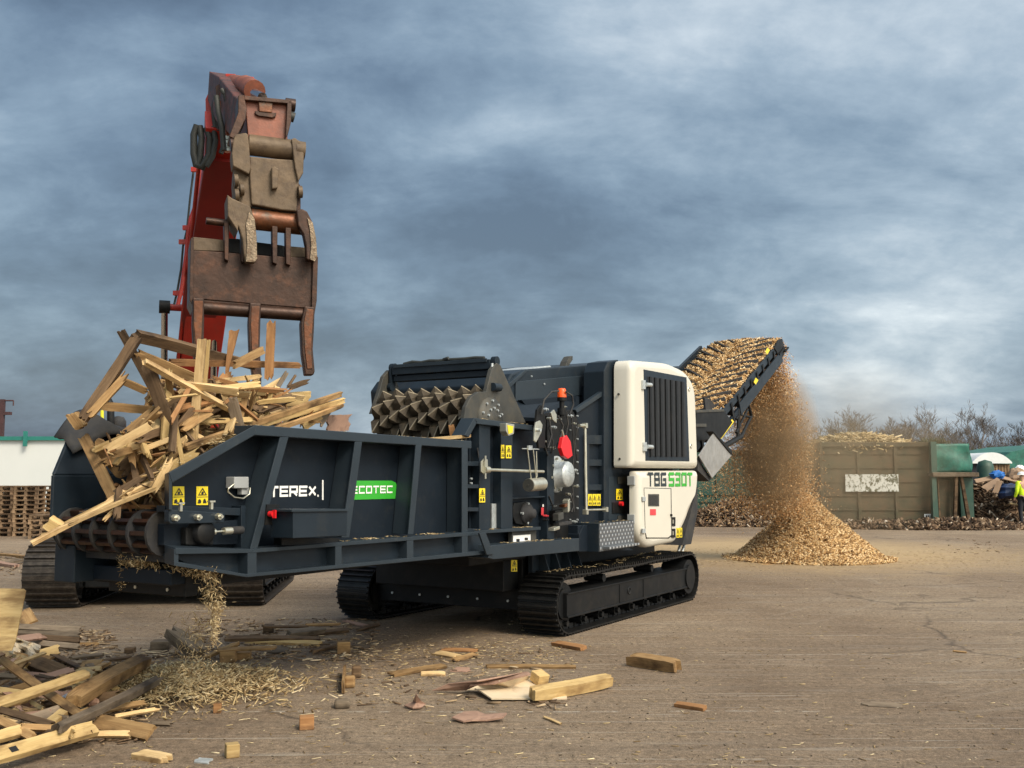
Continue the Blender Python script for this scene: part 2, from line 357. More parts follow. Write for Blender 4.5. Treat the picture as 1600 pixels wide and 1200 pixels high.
# ------------------------------------------------------------------ ground
def ground_mat():
    m, N, L, B = nodes('worn_yard_surface')
    tc = N.new('ShaderNodeTexCoord'); v = tc.outputs['Object']
    big = noise_n(N, L, v, .22, 5, .55, .4); sp1 = noise_n(N, L, v, 17, 9, .8, .2); md = noise_n(N, L, v, 1.6, 8, .65, .3); fi = noise_n(N, L, v, 60, 6, .75); gr = noise_n(N, L, v, 260, 2, .6)
    c = ramp(N, L, big, [(.3, (.175, .122, .080)), (.5, (.245, .180, .122)), (.7, (.305, .235, .165))])
    c = mixc(N, L, .75, c, ramp(N, L, md, [(.3, (.42, .40, .38)), (.52, (.52, .52, .52)), (.75, (.62, .62, .62))]), 'OVERLAY')
    c = mixc(N, L, .8, c, ramp(N, L, fi, [(.3, (.2, .19, .18)), (.5, (.5, .5, .5)), (.7, (.8, .8, .79))]), 'OVERLAY')
    c = mixc(N, L, .8, c, ramp(N, L, gr, [(.3, (.15, .15, .15)), (.7, (.85, .85, .84))]), 'OVERLAY')
    c = mixc(N, L, .9, c, ramp(N, L, sp1, [(.33, (.10, .10, .10)), (.45, (.42, .42, .42)), (.56, (.56, .56, .56)), (.68, (.92, .91, .89))]), 'OVERLAY')
    # tyre-dragged streaks, dark oily ones and pale scratches
    def streak(rot, sx, sy, s, lo, hi, off):
        mp = N.new('ShaderNodeMapping'); mp.inputs['Rotation'].default_value = (0, 0, R(rot)); mp.inputs['Scale'].default_value = (sx, sy, 1); mp.inputs['Location'].default_value = off
        L.new(v, mp.inputs[0]); n = noise_n(N, L, mp.outputs[0], s, 7, .62, .25); return ramp(N, L, n, [(lo, (0, 0, 0)), (hi, (1, 1, 1))])
    def mul(a, k):
        n = N.new('ShaderNodeMath'); n.operation = 'MULTIPLY'; L.new(a, n.inputs[0])
        if isinstance(k, (int, float)): n.inputs[1].default_value = k
        else: L.new(k, n.inputs[1])
        return n.outputs[0]
    c = mixc(N, L, mul(streak(8, .25, 2.2, 1.0, .50, .72, (0, 0, 0)), .42), c, (.125, .092, .067))
    c = mixc(N, L, mul(streak(-6, .18, 3.2, 1.3, .55, .75, (4, 3, 0)), .35), c, (.34, .285, .225))
    c = mixc(N, L, mul(streak(3, .16, 9, 2.2, .60, .66, (9, 1, 0)), .6), c, (.44, .40, .34))
    c = mixc(N, L, mul(streak(-14, .3, 14, 2.4, .62, .67, (2, 7, 0)), .5), c, (.44, .40, .34))
    # thin cracks
    def crack(s, thr, off):
        mp = N.new('ShaderNodeMapping'); mp.inputs['Location'].default_value = off; L.new(v, mp.inputs[0])
        nn = N.new('ShaderNodeTexNoise'); nn.inputs['Scale'].default_value = 1.4; nn.inputs['Detail'].default_value = 6; L.new(mp.outputs[0], nn.inputs['Vector'])
        mx = N.new('ShaderNodeMix'); mx.data_type = 'RGBA'; mx.blend_type = 'LINEAR_LIGHT'; mx.inputs[0].default_value = .35
        L.new(mp.outputs[0], mx.inputs[6]); L.new(nn.outputs['Color'], mx.inputs[7])
        vo = N.new('ShaderNodeTexVoronoi'); vo.feature = 'DISTANCE_TO_EDGE'; vo.inputs['Scale'].default_value = s; L.new(mx.outputs[2], vo.inputs['Vector'])
        return ramp(N, L, vo.outputs['Distance'], [(0, (1, 1, 1)), (thr, (0, 0, 0))])
    ck = crack(.16, .006, (0, 0, 0)); mask = ramp(N, L, noise_n(N, L, v, .35, 3), [(.45, (0, 0, 0)), (.55, (1, 1, 1))])
    c = mixc(N, L, mul(mul(ck, mask), .8), c, (.07, .052, .04))
    ck2 = crack(.42, .010, (5, 2, 0)); mask2 = ramp(N, L, noise_n(N, L, v, .5, 4, .6), [(.52, (0, 0, 0)), (.60, (1, 1, 1))])
    c = mixc(N, L, mul(mul(ck2, mask2), .6), c, (.08, .058, .042))
    oil = ramp(N, L, noise_n(N, L, v, .9, 8, .7, .6), [(.58, (0, 0, 0)), (.70, (1, 1, 1))])
    c = mixc(N, L, mul(oil, .45), c, (.10, .072, .05))
    # arcs scraped by turning tracks
    for cx_, cy_, sc_ in ((1.0, 18.0, 1.0), (-4.0, 20.0, .8)):
        vm0 = N.new('ShaderNodeVectorMath'); vm0.operation = 'DISTANCE'; L.new(v, vm0.inputs[0]); vm0.inputs[1].default_value = (cx_, cy_, 0)
        cbb = N.new('ShaderNodeCombineXYZ'); L.new(vm0.outputs['Value'], cbb.inputs[0]); cbb.inputs[1].default_value = cx_
        an = noise_n(N, L, cbb.outputs[0], 5.5 * sc_, 5, .7); am = ramp(N, L, noise_n(N, L, v, .3, 4), [(.45, (0, 0, 0)), (.6, (1, 1, 1))])
        c = mixc(N, L, mul(mul(ramp(N, L, an, [(.56, (0, 0, 0)), (.66, (1, 1, 1))]), am), .35), c, (.38, .32, .25))
    # worn white lines of an old marking
    spx = N.new('ShaderNodeSeparateXYZ'); L.new(v, spx.inputs[0])
    wob = noise_n(N, L, v, .8, 3)
    for y0, x0, x1, k in ((8.08, -3.0, 2.4, .5), (10.62, .8, 9, .35), (6.75, .3, 2.6, .3)):
        def mm(op, a, b):
            n = N.new('ShaderNodeMath'); n.operation = op
            for i, q in enumerate((a, b)):
                if isinstance(q, (int, float)): n.inputs[i].default_value = q
                else: L.new(q, n.inputs[i])
            return n.outputs[0]
        yy = mm('ADD', spx.outputs[1], mm('MULTIPLY', wob, .12)); d = mm('ABSOLUTE', mm('SUBTRACT', yy, y0 + .06), 0)
        inside = mm('MULTIPLY', mm('LESS_THAN', d, .018), mm('MULTIPLY', mm('GREATER_THAN', spx.outputs[0], x0), mm('LESS_THAN', spx.outputs[0], x1)))
        br = ramp(N, L, noise_n(N, L, v, 9, 7, .7), [(.48, (0, 0, 0)), (.56, (1, 1, 1))])
        c = mixc(N, L, mm('MULTIPLY', mm('MULTIPLY', inside, br), k), c, (.55, .51, .44))
    # sawdust settled round the heap
    vm = N.new('ShaderNodeVectorMath'); vm.operation = 'DISTANCE'; L.new(v, vm.inputs[0]); vm.inputs[1].default_value = (6.6, 25.2, 0)
    sh = N.new('ShaderNodeMath'); sh.operation = 'ADD'; L.new(vm.outputs['Value'], sh.inputs[0])
    k2 = N.new('ShaderNodeMath'); k2.operation = 'MULTIPLY'; L.new(md, k2.inputs[0]); k2.inputs[1].default_value = 5; L.new(k2.outputs[0], sh.inputs[1])
    sdm = N.new('ShaderNodeMapRange'); L.new(sh.outputs[0], sdm.inputs[0]); sdm.inputs[1].default_value = 9.3; sdm.inputs[2].default_value = 5.5
    c = mixc(N, L, mul(sdm.outputs[0], .85), c, (.46, .33, .18))
    L.new(c, B.inputs['Base Color'])
    rr = N.new('ShaderNodeMapRange'); L.new(md, rr.inputs[0]); rr.inputs[3].default_value = .68; rr.inputs[4].default_value = .95; L.new(rr.outputs[0], B.inputs['Roughness'])
    B.inputs['Specular IOR Level'].default_value = .25
    hh = N.new('ShaderNodeMath'); hh.operation = 'ADD'; L.new(fi, hh.inputs[0]); L.new(md, hh.inputs[1])
    bump(N, L, B, hh.outputs[0], .8, .03); return m
M['ground'] = ground_mat()
g = MB(); S = 900
def gfn(u, v):
    x = (u - .5); y = (v - .5); X = math.copysign(abs(x * 2) ** 3, x) * S; Y = math.copysign(abs(y * 2) ** 3, y) * S + 8
    return (X, Y, 0)
g.grid(gfn, 60, 60); tag(g.build('ground', 'ground'), kind='structure')

# ================================================================== GRINDER
GR = thing('wood_grinder', MM, 'dark navy tracked wood grinder with cream white engine pod and raised conveyor', 'wood grinder')
CUR[0] = GR
def PP(pts, b): return [L_(x, y, b) for x, y in pts]
def plate(pts, b, d, name=None, m='navy', parent=GR, bev=0, mb=None):
    r = mb or MB(); r.prism(PP(pts, b), (0, d, 0))
    return r if name is None else r.build(name, m, parent, bev)
def skew(m, fr, bF, bk, bB):
    m.prism(PP(fr, bF), (0, 1, 0)); n = len(fr); fo = len(m.v) - 2 * n; A = PP(fr, bF); Bk = PP(bk, bB)
    nn = Vector((0, 0, 0))
    for i in range(n): nn += A[i].cross(A[(i + 1) % n])
    if nn.y > 0: A, Bk = A[::-1], Bk[::-1]
    for i in range(n): m.v[fo + i] = tuple(A[i]); m.v[fo + n + i] = tuple(Bk[i])
    return m
def rect(x0, y0, x1, y1): return [(x0, y0), (x1, y0), (x1, y1), (x0, y1)]
def px2a(x, b): return L_(x, 745, b).x
FB = .10; PB = .32
# near hopper wall
wall = plate([(262, 745), (400, 672), (727, 694), (727, 834), (395, 862), (262, 868)], PB, .02, 'hopper_wall', 'navy2')
wp = wall
fl = MB()
skew(fl, [(264, 738), (399, 664), (398, 680), (269, 755)], FB, [(257, 741), (390, 668), (390, 684), (264, 756)], PB)
fl.prism(PP([(399, 664), (737, 689), (737, 701), (398, 680)], FB), (0, .22, 0))
skew(fl, [(264, 738), (269, 755), (269, 797), (264, 797)], FB, [(257, 741), (264, 756), (264, 797), (257, 797)], PB)
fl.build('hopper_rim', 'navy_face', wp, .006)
for tp, bt in (((438, 451, 683), (391, 402, 858)), ((555, 566, 690), (534, 546, 840)), ((650, 659, 695), (638, 646, 835)), ((722, 731, 699), (722, 731, 834))):
    s = MB()
    s.prism(PP([(tp[0], tp[2]), (tp[1], tp[2]), (bt[1], bt[2]), (bt[0], bt[2])], FB), (0, .012, 0))
    s.prism([p + Vector((0, .012, 0)) for p in PP([(tp[0] + 4, tp[2]), (tp[0] + 7, tp[2]), (bt[0] + 7, bt[2]), (bt[0] + 4, bt[2])], FB)], (0, .2, 0))
    s.build('strut', 'navy_face', wp, .003)
# lower beam with flanges and posts
bm = MB()
bm.prism(PP([(278, 866), (395, 858), (735, 834), (755, 834), (752, 866), (395, 899), (310, 889), (278, 874)], FB + .07), (0, .15, 0))
beam = bm.build('chassis_beam', 'navy', GR, .004)
s = MB()
s.prism(PP([(395, 858), (727, 832), (748, 830), (748, 836), (395, 864)], FB - .03), (0, .2, 0)); skew(s, [(274, 856), (395, 858), (395, 864), (274, 866)], FB - .03, [(257, 851), (375, 858), (375, 864), (257, 862)], FB + .17)
s.prism(PP([(383, 897), (760, 860), (760, 866), (386, 902)], FB - .03), (0, .2, 0)); skew(s, [(272, 877), (383, 897), (386, 902), (272, 884)], FB - .03, [(257, 872), (363, 893), (366, 898), (257, 880)], FB + .17)
skew(s, [(272, 858), (279, 858), (279, 884), (272, 884)], FB - .025, [(257, 853), (263, 853), (263, 880), (257, 880)], FB + .165)
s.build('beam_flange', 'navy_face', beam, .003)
for x0, x1 in ((387, 401), (524, 534), (636, 646), (722, 731)):
    yt = 862 - (x0 - 395) * .0795; yb = 897 - (x0 - 395) * .098
    plate([(x0, yt), (x1, yt - 1), (x1, yb - 1), (x0, yb)], FB - .027, .17, 'beam_post', 'navy_face', beam, .002)
# left bearing bracket area
plate([(258, 790), (378, 794), (378, 806), (258, 800)], PB - .09, .09, 'cross_rail', 'navy', GR, .004)
plate([(377, 790), (384, 790), (384, 862), (377, 862)], PB - .1, .1, 'cross_post', 'navy', GR, .004)
bp = plate([(264, 799), (267, 796), (349, 801), (352, 806), (350, 817), (267, 819), (264, 815)], FB + .02, .05, 'bolt_plate', 'navy', GR, .006)
for x, y in ((271, 809), (306, 808), (339, 807)):
    c = L_(x, y, FB + .02); MB().tube(c + Vector((0, -.035, 0)), c, .024, n=6).tube(c + Vector((0, -.055, 0)), c, .012, n=8).build('bolt', 'silver', bp, .002)
for x, y in ((282, 792), (330, 789)):
    c = L_(x, y, FB + .02); MB().box(c, (.02, .02, .06)).box(c + Vector((0, 0, .025)), (.05, .03, .012)).build('grease_nipple', 'silver', bp)
plate([(256, 819), (378, 812), (378, 850), (256, 852)], PB - .06, .06, 'lower_panel', 'navy2')
c = L_(314, 832, FB + .1)
mt = MB().lathe(c, (0, -1, 0), [(-.1, .085), (.05, .085), (.06, .075), (.06, 0)], 20).build('motor_cover', 'black')
plate(rect(291, 824, 334, 852), FB + .1, .06, 'motor_bracket', 'black', mt, .01)
p0 = L_(333, 831, FB + .08); p1 = L_(378, 828, FB + .08)
tn = MB().tube(p0, p1, .008).tube(p0.lerp(p1, .35), p0.lerp(p1, .62), .028, n=8).tube(p0.lerp(p1, -.05), p0.lerp(p1, .05), .026, n=6).build('tension_rod', 'silver')
MB().tube(p0.lerp(p1, .62), p1, .03).build('rod_sleeve', 'rubber', tn)
# junction box with cable
jb = plate(rect(366, 745, 389, 763), PB - .09, .09, 'junction_box', 'greybox', GR, .006)
plate(rect(378, 762, 389, 773), PB - .07, .05, 'cable_gland', 'greybox', jb, .004)
cab = [L_(x, y, PB - .1) for x, y in ((366, 756), (357, 763), (356, 768), (366, 777), (380, 779), (390, 772), (391, 762))]
MB().path(cab, .006, 6).build('cable', 'silver', jb)
# toolbox
tb = MB(); tb.prism(PP([(458, 799), (543, 798), (542, 837), (458, 841)], -.12), (0, .23, 0)).build('toolbox', 'navy', GR, .004)
t2 = bpy.data.objects['toolbox']
plate([(456, 796), (544, 795), (544, 799), (456, 800)], -.135, .255, 'lid', 'navy_face', t2, .003)
plate(rect(440, 841, 530, 852), .11, .08, 'cable_tray', 'black')
# isolator switch
iso = plate([(417, 788), (437, 788), (432, 820), (414, 820)], FB - .01, .03, 'isolator_plate', 'black')
c = L_(421, 803, FB - .02); MB().tube(c, c + Vector((0, -.04, 0)), .022, n=10).box(c + Vector((0, -.05, 0)), (.015, .03, .06)).build('isolator_knob', 'red', iso)

def sticker(x0, y0, x1, y1, b, parent=GR, two=False):
    p = plate(rect(x0, y0, x1, y1), b, .003, 'warning_sticker', 'yellow', parent)
    a, c = L_(x0, y0, b), L_(x1, y1, b); wx = c.x - a.x; h = a.z - c.z; m = MB(); y = b - .0025
    def P(u, v): return Vector((a.x + wx * u, y, c.z + h * v))
    T = [(.5, .93), (.12, .52), (.88, .52)]; I = [(.5, .83), (.24, .57), (.76, .57)]
    for i in range(3):
        j = (i + 1) % 3; m.add([P(*T[i]), P(*T[j]), P(*I[j]), P(*I[i])], [(0, 1, 2, 3)])
    m.add([P(.42, .58), P(.56, .58), P(.62, .66), P(.52, .75), P(.40, .68)], [(0, 1, 2, 3, 4)])
    m.add([P(.06, .45), P(.94, .45), P(.94, .42), P(.06, .42)], [(0, 1, 2, 3)])
    m.add([P(.12, .1), P(.38, .1), P(.42, .2), P(.30, .34), P(.16, .28)], [(0, 1, 2, 3, 4)])
    m.add([P(.55, .1), P(.85, .1), P(.85, .16), P(.72, .36), P(.60, .3)], [(0, 1, 2, 3, 4)])
    m.build('pictogram', 'ink', p); return p
sticker(270, 760, 288, 789, PB - .004); sticker(307, 760, 325, 789, PB - .004)
GL = {'T': [[(0, 1), (1, 1)], [(.5, 1), (.5, 0)]], 'E': [[(1, 1), (0, 1), (0, 0), (1, 0)], [(0, .5), (.92, .5)]],
      'R': [[(0, 0), (0, 1), (1, 1), (1, .42), (0, .42)], [(.5, .42), (1, 0)]], 'X': [[(0, 0), (1, 1)], [(0, 1), (1, 0)]],
      'C': [[(1, 1), (0, 1), (0, 0), (1, 0)]], 'O': [[(0, 0), (0, 1), (1, 1), (1, 0), (0, 0)]], 'B': [[(0, 0), (0, 1), (.93, 1), (.93, .5), (1, .5), (1, 0), (0, 0)], [(0, .5), (.93, .5)]],
      'G': [[(1, 1), (0, 1), (0, 0), (1, 0), (1, .48), (.5, .48)]], '5': [[(1, 1), (0, 1), (0, .5), (1, .5), (1, 0), (0, 0)]],
      '3': [[(0, 1), (1, 1), (1, 0), (0, 0)], [(.2, .5), (1, .5)]], '0': [[(0, 0), (0, 1), (1, 1), (1, 0), (0, 0)]]}
def lettering(text, x0, y0, x1, y1, b, m, parent, th=.2, gap=.28, aspect_last=None):
    """block capitals filling the pixel box on plane b"""
    A0, A1 = L_(x0, (y0 + y1) / 2, b), L_(x1, (y0 + y1) / 2, b); top, bot = L_((x0 + x1) / 2, y0, b).z, L_((x0 + x1) / 2, y1, b).z
    H = top - bot; t = H * th; n = len(text); wl = (A1.x - A0.x) / (n + gap * (n - 1)); mb = MB(); k = 0
    for i, ch in enumerate(text):
        ox = A0.x + i * wl * (1 + gap); iw = wl - t; ih = H - t
        for st in GL[ch]:
            for (u0, v0), (u1, v1) in zip(st[:-1], st[1:]):
                p = Vector((ox + t / 2 + u0 * iw, 0, bot + t / 2 + v0 * ih)); q = Vector((ox + t / 2 + u1 * iw, 0, bot + t / 2 + v1 * ih))
                d = (q - p).normalized(); nn = Vector((-d.z, 0, d.x)) * t / 2; e = d * (t / 2 if abs(d.x * d.z) < .05 else 0)
                yy = Vector((0, b - .0004 * (k % 6) - .001, 0)); k += 1
                mb.add([p - e - nn + yy, q + e - nn + yy, q + e + nn + yy, p - e + nn + yy], [(0, 1, 2, 3)])
    return mb.build('lettering', m, parent)
lettering('TEREX', 421, 759, 494, 776, PB - .004, 'white', wall, .22, .14)
plate(rect(503.5, 750, 505.5, 781), PB - .004, .003, 'divider_line', 'white', wall)
plate(rect(496, 773, 498, 776), PB - .004, .003, 'trademark_dot', 'white', wall)
eb = plate([(545, 751), (612, 751), (618, 754), (620, 759), (620, 779), (545, 781)], PB - .006, .004, 'brand_badge', 'green', wall)
lettering('ECOTEC', 549, 759, 613, 771, PB - .009, 'white', wall, .2, .22)

# feeder floor, far wall, hopper inside
a_l = px2a(258, PB); a_r = px2a(740, PB)
fb0, fb1 = PB + .02, 1.42
fw = MB()
def FWP(pts, b): return [L_(x, y, b) for x, y in pts]
FAR = 1.36
lo = PP([(83, 742), (83, 830), (110, 838)], FAR); zb = 1.15
far_pts = [Vector((lo[0].x, FAR, lo[0].z)), Vector((lo[0].x, FAR, lo[1].z)), Vector((lo[2].x, FAR, zb)), Vector((a_r, FAR, zb)), Vector((a_r, FAR, lo[0].z))]
fw.prism(far_pts, (0, .03, 0))
tp = L_(106, 690, FAR + .12); tp2 = L_(132, 664, FAR + .2); ztop = 2.17
up = [Vector((lo[0].x, FAR, lo[0].z)), Vector((a_r, FAR, lo[0].z)), Vector((a_r, FAR + .2, ztop)), Vector((tp2.x + .25, FAR + .2, ztop)), Vector((tp.x, FAR + .13, tp.z))]
fw.prism(up, (0, .03, .0))
ow = fw.build('far_hopper_wall', 'navy', GR, .012)
# end plate of the far wall facing the camera, with vent slots on the slope
MB().bb(a_l + .05, a_r + .4, fb0, FAR, 1.2, 1.26).build('feeder_floor', 'rubber')
MB().bb(a_l + .25, a_r + .2, fb0 + .02, FAR - .02, 1.0, 1.19).build('feeder_frame', 'black')
# inner face of the near wall top flare
# tail drum with hexagonal discs and bars
dc = L_(256, 833, PB); dc.y = 0; dr = .155
ax0, ax1 = PB + .02, FAR - .04
dm = MB().tube((dc.x + .02, ax0, dc.z), (dc.x + .02, ax1, dc.z), dr - .06, n=16).build('feeder_tail_drum', 'rubber')
nb = 5
for k in range(nb + 1):
    y = ax0 + (ax1 - ax0) * k / nb
    MB().tube((dc.x + .02, y - .012, dc.z), (dc.x + .02, y + .012, dc.z), dr + .008, n=18).build('drum_disc', 'rubber', dm, .004)
for j in range(10):
    t = 2 * math.pi * j / 10
    b_ = MB()
    for k in range(nb):
        y0 = ax0 + (ax1 - ax0) * k / nb + .02; y1 = ax0 + (ax1 - ax0) * (k + 1) / nb - .02
        b_.box((dc.x + .02 + math.cos(t) * (dr - .025), (y0 + y1) / 2, dc.z + math.sin(t) * (dr - .025)), (.045, y1 - y0, .03), Matrix.Rotation(-t, 3, 'Y'))
    b_.build('drum_bar', 'rust', dm, .003)
# lower chassis nose beneath the drum
MB().bb(a_l + .12, a_l + .5, PB + .05, FAR + .1, 1.03, 1.14).build('nose_crossmember', 'navy2', GR, .01)
nz_ = MB().bb(a_l - .05, a_l + .35, FAR - .15, FAR + .08, 1.02, 1.3).build('nose_bracket', 'navy', GR, .01)
MB().bb(a_l + .3, a_l + .42, PB + .1, FAR - .1, .93, 1.02).build('scraper_bar', 'black', GR, .006)
MB().tube((a_l + .29, .95, .975), (a_l + .31, .95, .975), .014, n=6).tube((a_l + .29, .6, .975), (a_l + .31, .6, .975), .014, n=6).build('scraper_bolt', 'silver')
# rubber curtain draped over the far wall
def rub(u, v):
    x = tp.x - .02 + u * 1.5; zb_ = ztop + .03 - .10 * max(0, 1 - u * 4) ** 1.3
    zz = zb_ + .05 * math.sin(u * 9) * (1 - v) + .028 * noise.noise(Vector((u * 6, v * 3, 0)))
    yv = FAR + .25 - v * .22; drop = -(v ** 2) * .13 * (1 + .5 * math.sin(u * 14))
    return (x, yv, zz + drop + (.10 if u < .3 else .03) * math.sin(min(1, u / .3) * math.pi))
rm = MB().grid(rub, 36, 10).build('rubber_curtain', 'rubber'); sm = rm.modifiers.new('solid', 'SOLIDIFY'); sm.thickness = .014

# shredder chamber and its fittings
CB = .30
a735, a855, a905, a965 = px2a(735, CB), px2a(855, CB), px2a(905, CB), px2a(965, CB)
z_b = L_(800, 866, CB).z
ch = plate([(733, 668), (745, 656), (834, 667), (856, 668), (856, 850), (733, 850)], CB, .03, 'chamber_wall', 'navy2')
plate([(726, 680), (741, 653), (746, 659), (733, 683)], CB - .14, .16, 'corner_gusset', 'navy_face', ch, .004)
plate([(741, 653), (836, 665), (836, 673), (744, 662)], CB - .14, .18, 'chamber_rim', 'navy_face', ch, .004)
for x0, x1, y0, y1 in ((749, 766, 662, 832), (783, 801, 667, 826), (855, 866, 705, 856)):
    plate(rect(x0, y0, x1, y1), CB - .10, .1, 'chamber_post', 'navy', ch, .004)
for y0, y1 in ((721, 728), (757, 763), (793, 799), (826, 832)):
    plate([(731, y0), (748, y0), (748, y1), (731, y1)], CB - .10, .1, 'chamber_rib', 'navy', ch, .003)
plate([(800, 778), (852, 775), (852, 777), (800, 780)], CB - .08, .08, 'chamber_rib', 'navy', ch, .002)
plate([(748, 829), (845, 823), (845, 828), (748, 834)], CB - .16, .16, 'chamber_ledge', 'navy_face', ch, .003)
MB().bb(a735, a905, CB + .03, FAR + .4, 1.0, 2.12).build('chamber_body', 'navy2')
rp = plate([(855, 650), (860, 645), (894, 640), (905, 660), (905, 838), (880, 850), (856, 852)], CB - .05, .06, 'drive_side_plate', 'black', GR, .004)
plate([(768, 852), (905, 841), (905, 861), (772, 874), (763, 872)], .02, .25, 'lower_skirt', 'navy_face', GR, .005)
plate([(749, 833), (759, 832), (772, 866), (761, 867)], .0, .02, 'brace_strip', 'navy_face', GR, .003)
plate([(905, 835), (912, 820), (940, 822), (990, 860), (905, 862)], .1, .3, 'rear_skirt', 'navy2', GR, .004)
# rail rod, counterweight, rods
p0, p1 = L_(761, 734, .12), L_(849, 737, .12)
rd = MB().tube(p0, p1, .017).tube(p0 + Vector((-.05, 0, 0)), p0 + Vector((.03, 0, 0)), .035, n=14).build('linkage_rod', 'silver')
plate([(752, 722), (757, 716), (762, 718), (763, 738), (757, 742), (752, 737)], .13, .015, 'linkage_plate', 'silver', rd, .002)
plate(rect(758, 712, 760, 748), .11, .01, 'linkage_pin', 'silver', rd)
cw = MB().tube(L_(826, 758, .08), L_(847, 756, .08), .072, n=24).build('counterweight', 'silver', GR, .004)
p0 = L_(826, 758, .08); MB().tube(p0 + Vector((-.012, 0, 0)), p0, .068, n=24).tube(p0 + Vector((-.02, 0, 0)), p0, .01, n=8).build('end_cap', 'housing', cw)
for (x0, y0), (x1, y1) in (((824, 700), (830, 750)), ((833, 702), (838, 748)), ((838, 705), (839, 745))):
    MB().tube(L_(x0, y0, .1), L_(x1, y1, .1), .007, n=6).build('hanger_rod', 'silver', cw)
plate([(826, 696), (832, 696), (832, 703), (826, 703)], .09, .02, 'hanger_lug', 'galv', cw)
MB().tube(L_(816, 701, .11), L_(842, 702, .11), .006, n=6).build('hanger_bar', 'galv', cw)
# bearing
c = L_(818, 802, CB - .02)
br = plate([(804, 786), (824, 783), (832, 790), (832, 815), (824, 822), (806, 818), (802, 808), (802, 794)], CB - .05, .05, 'bearing_housing', 'black', GR, .006)
MB().lathe(c, (0, -1, 0), [(.03, .12), (.06, .115), (.065, .09), (.09, .085), (.10, .055), (.14, .05), (.14, 0)], 24).build('bearing_cap', 'rubber', br)
for x, y in ((823, 787), (831, 802), (822, 817), (814, 802)):
    q = L_(x, y, CB - .06); MB().tube(q, q + Vector((0, -.03, 0)), .014, n=6).build('bolt', 'galv', br)
plate([(769, 787), (787, 787), (787, 824), (769, 826)], CB - .04, .02, 'galvanised_plate', 'galv', GR, .002)
lb = plate([(800, 829), (838, 826), (838, 850), (800, 853)], CB - .10, .05, 'label_frame', 'housing', GR, .003)
wl = plate([(802, 837), (829, 835), (829, 848), (802, 850)], CB - .104, .003, 'instruction_label', 'white', lb)
plate([(807, 842), (812, 842), (812, 846), (807, 846)], CB - .107, .002, 'icon', 'ink', wl); plate([(820, 840), (825, 840), (825, 844), (820, 844)], CB - .107, .002, 'icon', 'ink', wl)
# round silver drive cover
c = L_(868, 741, CB - .05)
dv = MB().lathe(c, (0, -1, 0), [(0, .215), (.02, .215), (.025, .19), (.03, .15), (.16, .15), (.18, .14), (.18, 0)], 32).build('drive_cover', 'galv')
for k in range(8):
    t = k * math.pi / 4 + .2; q = c + Vector((math.cos(t) * .185, -.025, math.sin(t) * .185)); MB().tube(q, q + Vector((0, -.03, 0)), .016, n=6).build('bolt', 'silver', dv)
# red lever, hangers, beacon
sh_ = plate([(880, 684), (886, 680), (892, 690), (895, 712), (888, 717), (881, 712), (877, 700)], -.02, .05, 'red_safety_tag', 'red', GR, .006)
MB().tube(L_(878, 672, .0), L_(882, 688, .0), .012, n=8).build('tag_clip', 'silver', sh_)
lv = plate([(838, 660), (844, 657), (848, 664), (846, 676), (838, 691), (835, 688), (836, 670)], .02, .02, 'pivot_plate', 'silver', GR, .003)
q = L_(840, 672, .02); MB().tube(q, q + Vector((0, -.04, 0)), .02, n=10).build('pivot_pin', 'galv', lv)
plate([(861, 645), (866, 640), (870, 648), (870, 661), (864, 656)], .05, .02, 'pivot_plate', 'silver', GR, .003)
plate([(840, 640), (846, 632), (852, 650), (852, 700), (842, 700), (838, 660)], .1, .03, 'hanger_bracket', 'black', GR, .004)
for i, (pts) in enumerate((((846, 648), (850, 625), (862, 612), (873, 611)), ((884, 612), (894, 618), (896, 632), (890, 648)), ((856, 700), (862, 680), (858, 655)), ((866, 700), (874, 690), (880, 665), (872, 650)), ((884, 770), (892, 776), (896, 790), (893, 800)), ((900, 738), (892, 740), (886, 736)))):
    MB().path([L_(x, y, .08) for x, y in pts], .011, 6).build('hose', 'rubber')
q = L_(878, 651, .15)
zt = L_(878, 607, .15).z; zm = L_(878, 621, .15).z
bc = MB().tube((q.x, q.y, q.z), (q.x, q.y, zm), .03, n=10).tube((q.x, q.y, q.z + .02), (q.x, q.y, q.z + .10), .055, n=12).tube((q.x, q.y, zm - .04), (q.x, q.y, zm), .055, n=14).build('beacon_stem', 'black')
MB().lathe((q.x, q.y, zm), (0, 0, 1), [(0, .055), ((zt - zm) * .75, .052), (zt - zm, .04), (zt - zm + .004, 0)], 18).build('beacon_lens', 'orange_lens', bc)
# worklight
wl_ = plate([(791, 661), (804, 663), (803, 678), (795, 681), (791, 674)], .0, .08, 'work_light', 'silver', GR, .004)
plate([(793, 664), (802, 666), (801, 676), (795, 678)], -.004, .004, 'lens', 'yellow', wl_)
MB().tube(L_(780, 668, .1), L_(792, 669, .1), .014, n=8).build('light_arm', 'black', wl_)
